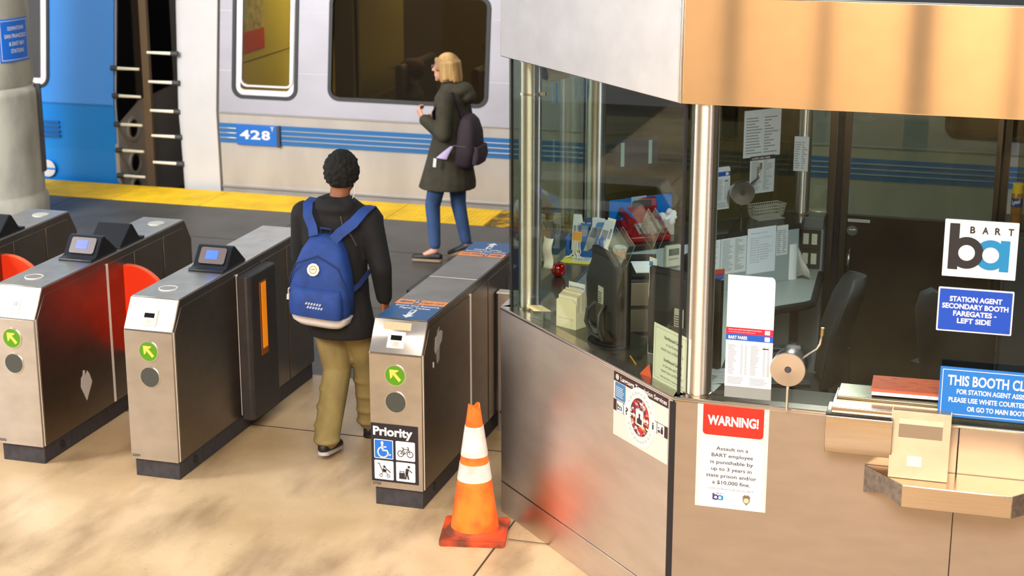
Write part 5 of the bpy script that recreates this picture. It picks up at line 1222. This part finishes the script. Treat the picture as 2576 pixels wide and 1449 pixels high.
# ================================================================ PEOPLE
skin_man = mat('skin_brown', '8a5638', .55); skin_w = mat('skin_light', 'd49a80', .5)
def hand(m, wrist, dirv, palm, side, sc=1.0, curl=.5):
    # five separate fingers rooted in a palm; dirv points along the fingers, palm is the palm normal, side is towards the thumb
    w = Vector(wrist); d = Vector(dirv).normalized(); n = Vector(palm).normalized(); n = (n-d*n.dot(d)).normalized(); s = Vector(side); s = (s-d*s.dot(d)-n*s.dot(n)).normalized()
    for k in (-.026, -.009, .009, .026): cap(m, w+s*k*.6*sc, w+(d*.082+s*k)*sc, .0145*sc, .0125*sc, 10)
    for k, L in ((.029, .070), (.010, .080), (-.010, .074), (-.029, .058)):
        p = w+(d*.085+s*k)*sc; a = curl*.5; dd = d
        for seg_, f in ((.45, 1.0), (.30, 2.1), (.25, 3.0)):
            dd = (d*math.cos(a*f)+n*math.sin(a*f)+s*k*1.2).normalized(); q = p+dd*L*seg_*sc
            cap(m, p, q, .0088*sc, .0080*sc, 8); p = q
    p = w+(d*.018+s*.024)*sc; q = p+(d*.030+s*.030+n*.012)*sc; r_ = q+(d*.032+s*.006+n*.018)*sc
    cap(m, p, q, .0125*sc, .0105*sc, 8); cap(m, q, r_, .0100*sc, .0085*sc, 8)

# ---- man walking away through the gate; local frame: x right, y away from the camera, z up
MO = Vector((-3.585, 8.57, 0))
hd = (.035, .03, 1.60)
m = MB()
m.ell(hd, (.076, .096, .112), 24, 16); m.ell((hd[0], hd[1]+.045, hd[2]-.055), (.052, .055, .05))
cap(m, (.02, -.01, 1.42), (.033, .015, 1.55), .058, .054)
for s in (-1, 1): m.ell((hd[0]+s*.078, hd[1]+.002, hd[2]-.01), (.010, .020, .032))
m.ell((hd[0], hd[1]+.10, hd[2]-.01), (.014, .018, .022)); m.ell((hd[0], hd[1]+.088, hd[2]-.052), (.026, .012, .010))
for s in (-1, 1): m.ell((hd[0]+s*.03, hd[1]+.086, hd[2]+.012), (.014, .010, .010))
m.loft([ring((0, .0, .86), .15, .11), ring((-.01, .0, 1.05), .14, .10), ring((0, -.0, 1.25), .165, .11), ring((.01, -.005, 1.38), .17, .10), ring((.015, -.01, 1.44), .08, .07)])
RS, RE, RW = (.195, .0, 1.365), (.272, -.03, 1.10), (.258, .05, .90)
LS, LE, LW = (-.185, .0, 1.365), (-.235, .05, 1.10), (-.19, .20, .98)
for a, b, c in ((RS, RE, RW), (LS, LE, LW)): cap(m, a, b, .05, .040); cap(m, b, c, .040, .027)
hand(m, RW, (.03, .06, -1), (-1, .2, 0), (0, 1, 0), 1.0, .6); hand(m, LW, (.1, .5, -.8), (1, 0, 0), (0, 1, .3), 1.0, .5)
Lh, Lk, La = (-.075, .0, .86), (-.035, .045, .46), (-.02, -.185, .10)
Rh, Rk, Ra = (.085, .0, .86), (.10, .16, .47), (.085, .235, .085)
for a, b, c in ((Lh, Lk, La), (Rh, Rk, Ra)): cap(m, a, b, .078, .052); cap(m, b, c, .052, .036)
cap(m, La, (-.015, -.06, .035), .034, .026); cap(m, Ra, (.09, .40, .035), .034, .026)
man = remeshed(m, 'person', skin_man, voxel=.0075, smooth=3); man.location = MO
tag(man, 'man walking away through the gates in black hooded jacket and khaki trousers', 'person')
# jacket
m = MB(); cloth = mat('jacket_black', '100f12', .85, noise=.25, nscale=18, bump=.25)
m.loft([ring((.02, -.005, .69), .195, .145), ring((.015, -.01, .76), .20, .155), ring((.0, -.0, .90), .185, .145), ring((0, 0, 1.08), .175, .135), ring((.0, -.0, 1.24), .195, .14), ring((.005, -.005, 1.36), .205, .13), ring((.012, -.01, 1.425), .15, .11), ring((.02, -.005, 1.47), .085, .085)])
for a, b, c, dd in ((RS, RE, RW, 1), (LS, LE, LW, -1)):
    cap(m, a, b, .078, .062); cap(m, b, Vector(b).lerp(Vector(c), .95), .062, .046)
for s in (-1, 1): cap(m, (.01+s*.13, -.0, 1.385), (.015+s*.05, .0, 1.44), .06, .055)
# hood lying on the back of the neck
m.ell((.02, -.075, 1.43), (.115, .065, .050)); m.ell((.02, -.02, 1.455), (.098, .085, .035)); m.ell((-.05, -.05, 1.45), (.05, .05, .04)); m.ell((.09, -.05, 1.45), (.05, .05, .04))
j = remeshed(m, 'jacket', cloth, man, voxel=.010, smooth=5)
m = MB(); m.tube([(.085, -.135, 1.40), (.10, -.15, 1.36), (.145, -.14, 1.30), (.17, -.125, 1.24)], .003, 6); m.build('seam_piping', mat('piping_grey', '4c464c', .7), j)
m = MB(); m.tube([(.115, .0, 1.56), (.118, -.01, 1.50), (.105, -.03, 1.46)], .002, 6); m.build('earphone_cord', white, man)
# trousers
kh = mat('khaki', '8c7a4a', .85, noise=.3, nscale=9, stretch=(1, 1, .5), bump=.3)
m = MB()
m.loft([ring((.005, 0, .70), .155, .125), ring((.005, 0, .80), .165, .13), ring((.005, 0, .94), .155, .12)])
for (a, b, c), t in (((Lh, Lk, La), 0), ((Rh, Rk, Ra), 1)):
    cap(m, a, b, .105, .082); c2 = Vector(b).lerp(Vector(c), .93); cap(m, b, c2, .082, .074)
    for k, f in enumerate((.25, .5, .75, .95)):
        p = Vector(b).lerp(Vector(c), f); m.ell(p+Vector((random.uniform(-.01, .01), -.012, 0)), (.080, .078, .028))
remeshed(m, 'trousers', kh, man, voxel=.010, smooth=4)
def shoe(parent, heel, toe, w, mt, sole):
    h = Vector(heel); t = Vector(toe); d = t-h; m = MB()
    cap(m, h+Vector((0, 0, .035)), h+d*.35+Vector((0, 0, .035)), w*.9, w); cap(m, h+d*.35+Vector((0, 0, .03)), h+d*.85+Vector((0, 0, .022)), w, w*.82)
    m2 = remeshed(m, 'shoe', mt, parent, voxel=.006, smooth=2)
    m = MB(); q = d.to_track_quat('Y', 'Z').to_matrix().to_4x4(); q.translation = h
    L = d.length; m.prism(rrect(-w*.95, -.028, w*.95, L*.95, w*.9), -.004, .016, M=q); m.build('sole', sole, m2, bevel=.003)
sb = mat('shoe_black', '17151a', .5); sw = mat('sole_pale', 'b8b0ac', .6)
shoe(man, (-.02, -.225, .045), (-.01, .01, .012), .036, sb, sw); shoe(man, (.085, .205, .012), (.095, .46, .012), .038, sb, black)
# hair: short curly
m = MB(); random.seed(31)
m.ell((hd[0], hd[1]-.012, hd[2]+.022), (.092, .105, .112), 24, 16)
for i in range(420):
    a = random.uniform(0, 2*PI); t = random.uniform(-.75, 1.45); r = Vector((math.cos(t)*math.cos(a), math.cos(t)*math.sin(a), math.sin(t)))
    if r.y > .45 and r.z < .45: continue
    p = Vector((hd[0]+r.x*.091, hd[1]-.012+r.y*.105, hd[2]+.022+r.z*.110)); m.ell(p, random.uniform(.006, .012), 8, 5)
remeshed(m, 'hair', mat('hair_black', '070606', .85), man, voxel=.0055, smooth=1)
# backpack
B = thing('backpack', 'royal blue backpack with white bottom band and round patch, worn by the man in black', 'backpack', Matrix.Translation(MO+Vector((-.030, -.165, .79))) @ Matrix.Rotation(R(4), 4, 'Y'))
bb = mat('backpack_blue', '163c86', .75, noise=.3, nscale=14, bump=.3); bd = mat('backpack_blue_dark', '122a5e', .75)
def bpring(z, w, d, y0=0): return [Vector((math.copysign(abs(math.cos(t))**.55, math.cos(t))*w, y0+math.copysign(abs(math.sin(t))**.6, math.sin(t))*d, z)) for t in [2*PI*i/32 for i in range(32)]]
m = MB(); m.loft([bpring(.055, .150, .070, -.0), bpring(.10, .178, .088, -.01), bpring(.20, .175, .098, -.02), bpring(.32, .158, .088, -.015), bpring(.42, .125, .070, 0), bpring(.49, .085, .045, .015), bpring(.51, .05, .02, .02)])
m.build('main_bag', bb, B, smooth=60)
m = MB(); m.loft([bpring(.0, .125, .062, 0), bpring(.025, .158, .082, -.005), bpring(.062, .172, .086, -.006)]); m.build('white_bottom', mat('band_offwhite', 'd9d6d8', .7), B, smooth=60)
m = MB(); m.loft([bpring(.07, .150, .045, -.085), bpring(.13, .155, .058, -.088), bpring(.20, .150, .050, -.09), bpring(.235, .140, .025, -.09)]); pk = m.build('front_pocket', bb, B, smooth=60)
m = MB(); m.tube([(.155*math.cos(t)*1.0, -.118+.01*math.sin(t), .232-.028*abs(math.cos(t))**2) for t in [PI*i/14 for i in range(15)]], .004, 6); m.build('zip', bd, pk)
m = MB(); m.tube([(-.160, -.06, .18), (-.165, -.085, .26), (-.12, -.106, .36), (0, -.098, .415), (.12, -.098, .36), (.16, -.08, .26), (.165, -.06, .18)], .0045, 6); m.build('main_zip', bd, B)
m = MB(); m.prism(circ(0, 0, .036, 10), 0, .005, M=frame((-.02, -.104, .335), (1, 0, 0), (0, .3, 1))); pt = m.build('round_patch', mat('patch_cream', 'd9d0c4', .6), B, bevel=.001)
m = MB(); m.prism(circ(0, 0, .022, 16), .005, .0056, [circ(0, 0, .018, 16)], M=frame((-.02, -.104, .335), (1, 0, 0), (0, .3, 1))); m.prism([(-.012, -.003), (.012, .002), (.010, .007), (-.010, .003)], .005, .0056, M=frame((-.02, -.104, .335), (1, 0, 0), (0, .3, 1))); m.build('patch_mark', mat('patch_gold', '9a7a3c', .6), pt, smooth=0)
m = MB(); F = frame((0, -.1465, .12), (1, 0, 0), (0, 0, 1)); m.M = F
for i, (a, y) in enumerate(((-.045, .028), (-.035, .008))): 
    for k in range(6): m.prism([(a+.016*k, y), (a+.016*k+.010, y), (a+.016*k+.016, y+.013), (a+.016*k+.006, y+.013)], 0, .001)
m.build('blurred_logo', mat('logo_pale', 'a9b0c8', .6), pk, smooth=0)
m = MB(); m.tube([(-.17, -.04, .20), (-.185, -.05, .19), (-.185, -.05, .16), (-.172, -.04, .15)], .004, 6); m.box(-.19, -.176, -.06, -.04, .13, .16); m.build('side_buckle', mat('buckle_pale', 'c9c4c0', .4), B)
def ribbon(mb, P, W, w, t=.008):
    rows = []
    for i, p in enumerate(P):
        p = Vector(p); q = Vector(P[min(i+1, len(P)-1)])-Vector(P[max(i-1, 0)]); s_ = Vector(W).normalized(); s_ = (s_-q.normalized()*s_.dot(q.normalized())).normalized(); n_ = q.cross(s_).normalized()
        rows.append([p-s_*w/2-n_*t/2, p+s_*w/2-n_*t/2, p+s_*w/2+n_*t/2, p-s_*w/2+n_*t/2])
    mb.loft(rows)
m = MB(); ribbon(m, [(-.06, -.02, .50), (-.075, .0, .54), (-.115, .02, .60), (-.135, .065, .655), (-.135, .15, .665), (-.135, .27, .58), (-.15, .30, .45)], (1, -.1, 0), .055); m.build('strap', bb, B, smooth=50)
m = MB(); ribbon(m, [(.055, -.02, .49), (.085, .0, .53), (.15, .02, .59), (.19, .06, .650), (.20, .15, .665), (.20, .27, .58), (.20, .30, .45)], (1, .1, 0), .060); m.build('strap', bb, B, smooth=50)
m = MB(); ribbon(m, [(.15, .02, .20), (.19, .05, .24), (.215, .14, .30)], (0, 0, 1), .03, .005); m.build('lower_strap', bd, B, smooth=50)
m = MB(); m.tube([(-.03, .02, .50), (-.03, .0, .545), (.03, .0, .545), (.03, .02, .50)], .006, 8); m.build('grab_handle', bd, B)

# ---- woman walking left on the platform; local frame: -x is forward
WO = Vector((-4.36, 12.80, 0))
m = MB(); hc = (-.02, 0, 1.555)
m.ell(hc, (.092, .073, .108), 24, 16); m.ell((hc[0]-.045, 0, hc[2]-.05), (.05, .048, .045)); cap(m, (.02, 0, 1.38), (.0, 0, 1.50), .050, .046)
cap(m, (hc[0]-.088, 0, hc[2]+.012), (hc[0]-.108, 0, hc[2]-.016), .010, .013, 8)     # nose
m.ell((hc[0]-.086, 0, hc[2]-.047), (.014, .022, .006)); m.ell((hc[0]-.084, 0, hc[2]-.060), (.013, .020, .006)); m.ell((hc[0]-.074, 0, hc[2]-.090), (.018, .022, .016))
for s in (-1, 1): m.ell((hc[0]-.078, s*.03, hc[2]+.018), (.010, .015, .009)); m.ell((hc[0]+.01, s*.073, hc[2]-.01), (.018, .010, .028))
m.loft([ring((0, 0, .84), .105, .15), ring((.0, 0, 1.02), .10, .125), ring((.01, 0, 1.22), .105, .155), ring((.02, 0, 1.34), .09, .16), ring((.02, 0, 1.40), .06, .07)])
NS, NE, NW = (.03, -.175, 1.33), (.035, -.235, 1.06), (-.155, -.19, 1.185)
FS, FE, FW = (.03, .175, 1.33), (.06, .22, 1.06), (-.12, .17, 1.10)
for a, b, c in ((NS, NE, NW), (FS, FE, FW)): cap(m, a, b, .043, .034); cap(m, b, c, .034, .024)
hand(m, NW, (-.55, .35, .75), (.6, .6, .1), (-.2, .8, .4), .92, 1.5); hand(m, FW, (-.9, -.3, .3), (0, -1, 0), (0, 0, 1), .92, .8)
Nh, Nk, Na = (-.03, -.085, .84), (-.115, -.09, .46), (-.085, -.12, .10)
Fh_, Fk_, Fa = (.03, .08, .84), (.05, .07, .45), (.13, .04, .12)
for a, b, c in ((Nh, Nk, Na), (Fh_, Fk_, Fa)): cap(m, a, b, .075, .048); cap(m, b, c, .048, .030)
cap(m, Na, (-.21, -.13, .03), .030, .024); cap(m, Fa, (.02, .03, .03), .030, .022)
wom = remeshed(m, 'person', skin_w, voxel=.0075, smooth=3); wom.location = WO
tag(wom, 'blonde woman in glasses, olive parka and jeans walking left along the platform', 'person')
pk_ = mat('parka_olive', '3a3626', .85, noise=.35, nscale=12, bump=.3)
m = MB()
m.loft([ring((-.02, 0, .60), .235, .215), ring((-.01, 0, .66), .225, .21), ring((.0, 0, .82), .185, .19), ring((.02, 0, 1.02), .15, .17), ring((.02, 0, 1.20), .14, .185), ring((.02, 0, 1.33), .125, .195), ring((.025, 0, 1.40), .09, .12), ring((.015, 0, 1.44), .07, .08)])
for a, b, c in ((NS, NE, NW), (FS, FE, FW)): cap(m, a, b, .070, .060); cap(m, b, Vector(b).lerp(Vector(c), .88), .060, .048)
m.ell((.115, 0, 1.39), (.085, .12, .065)); m.ell((.17, 0, 1.34), (.055, .085, .06)); m.ell((.03, 0, 1.425), (.09, .10, .04))
remeshed(m, 'parka', pk_, wom, voxel=.010, smooth=4)
jn = mat('jeans_blue', '33507e', .8, noise=.35, nscale=10, stretch=(1, 1, .6))
m = MB(); m.loft([ring((0, 0, .76), .12, .155), ring((0, 0, .90), .115, .15)])
for a, b, c in ((Nh, Nk, Na), (Fh_, Fk_, Fa)): cap(m, a, b, .088, .062); cap(m, b, Vector(b).lerp(Vector(c), .88), .062, .046)
remeshed(m, 'jeans', jn, wom, voxel=.009, smooth=3)
shoe(wom, (-.055, -.12, .012), (-.29, -.135, .012), .034, sb, mat('sole_tan', '9c8468', .6)); shoe(wom, (.165, .035, .085), (-.04, .03, .012), .032, sb, MATS['sole_tan'])
hr = mat('hair_blonde', 'c9a266', .6, noise=.45, nscale=14, stretch=(1, 1, .2), col2='7a5a2e')
m = MB(); m.ell((hc[0]+.018, 0, hc[2]+.028), (.098, .090, .100), 24, 16)
for i in range(46):
    a = R(random.uniform(-118, 118)); p0 = Vector((hc[0]+.015+.085*math.cos(a), .082*math.sin(a), hc[2]+.05)); p1 = Vector((hc[0]+.018+.105*math.cos(a), .088*math.sin(a), hc[2]-.055-random.uniform(.0, .045))); 
    cap(m, p0, p1, .022, .012, 8)
cap(m, (hc[0]-.055, -.055, hc[2]+.075), (hc[0]-.045, -.085, hc[2]+.0), .02, .015, 8)
remeshed(m, 'hair', hr, wom, voxel=.0065, smooth=2)
G = thing('eyeglasses', 'thin rimmed glasses on the face of the blonde woman', 'glasses', Matrix.Translation(WO+Vector(hc)))
for s in (-1, 1):
    m = MB(); m.tube([(-.100, s*.032+.022*math.cos(t), .016+.015*math.sin(t)) for t in [2*PI*i/16 for i in range(17)]], .0016, 5); m.build('rim', mat('rim_pale', 'b9a8a8', .3, .8), G)
    m = MB(); m.tube([(-.100, s*.054, .022), (-.06, s*.078, .020), (.01, s*.082, .018)], .0015, 5); m.build('temple_arm', MATS['rim_pale'], G)
B = thing('backpack', 'dark plum backpack on the back of the blonde woman with a pale purple tag', 'backpack', Matrix.Translation(WO+Vector((.165, -.06, .80))) @ Matrix.Rotation(R(6), 4, 'Y'))
pl_m = mat('backpack_plum', '2a1c26', .75, noise=.25, nscale=16, bump=.25)
m = MB(); Z90 = Matrix.Rotation(R(90), 4, 'Z')
m.M = Z90; m.loft([bpring(.0, .125, .060), bpring(.03, .15, .085, -.01), bpring(.15, .155, .095, -.01), bpring(.28, .145, .085, -.0), bpring(.37, .11, .06, .01), bpring(.41, .06, .03, .015)]); m.build('main_bag', pl_m, B, smooth=60)
m = MB(); m.M = Z90; m.loft([bpring(.04, .125, .035, -.095), bpring(.11, .13, .045, -.10), bpring(.18, .12, .03, -.095)]); m.build('front_pocket', mat('backpack_plum_light', '35242f', .75), B, smooth=60)
m = MB(); m.tube([(-.08, -.15, .175), (0, -.158, .178), (.09, -.12, .178)], .004, 6); m.build('zip', mat('zip_grey', '55444e', .5), B)
for s in (-1, 1):
    m = MB(); ribbon(m, [(-.05, s*.10+.06, .38), (-.10, s*.13+.06, .50), (-.15, s*.14+.06, .575), (-.23, s*.14+.06, .53), (-.29, s*.15+.06, .40), (-.26, s*.16+.06, .25)], (0, 1, 0), .045); m.build('strap', pl_m, B, smooth=50)
m = MB(); m.loft([ring((-.16, -.165, .06), .045, .010), ring((-.125, -.165, .115), .028, .008), ring((-.085, -.16, .17), .012, .006)]); m.build('purple_tag', mat('tag_lilac', 'b9a9cf', .7), B)
m = MB(); m.box(-.215, -.19, -.20, -.195, -.01, .06); m.build('white_tag', white, B)
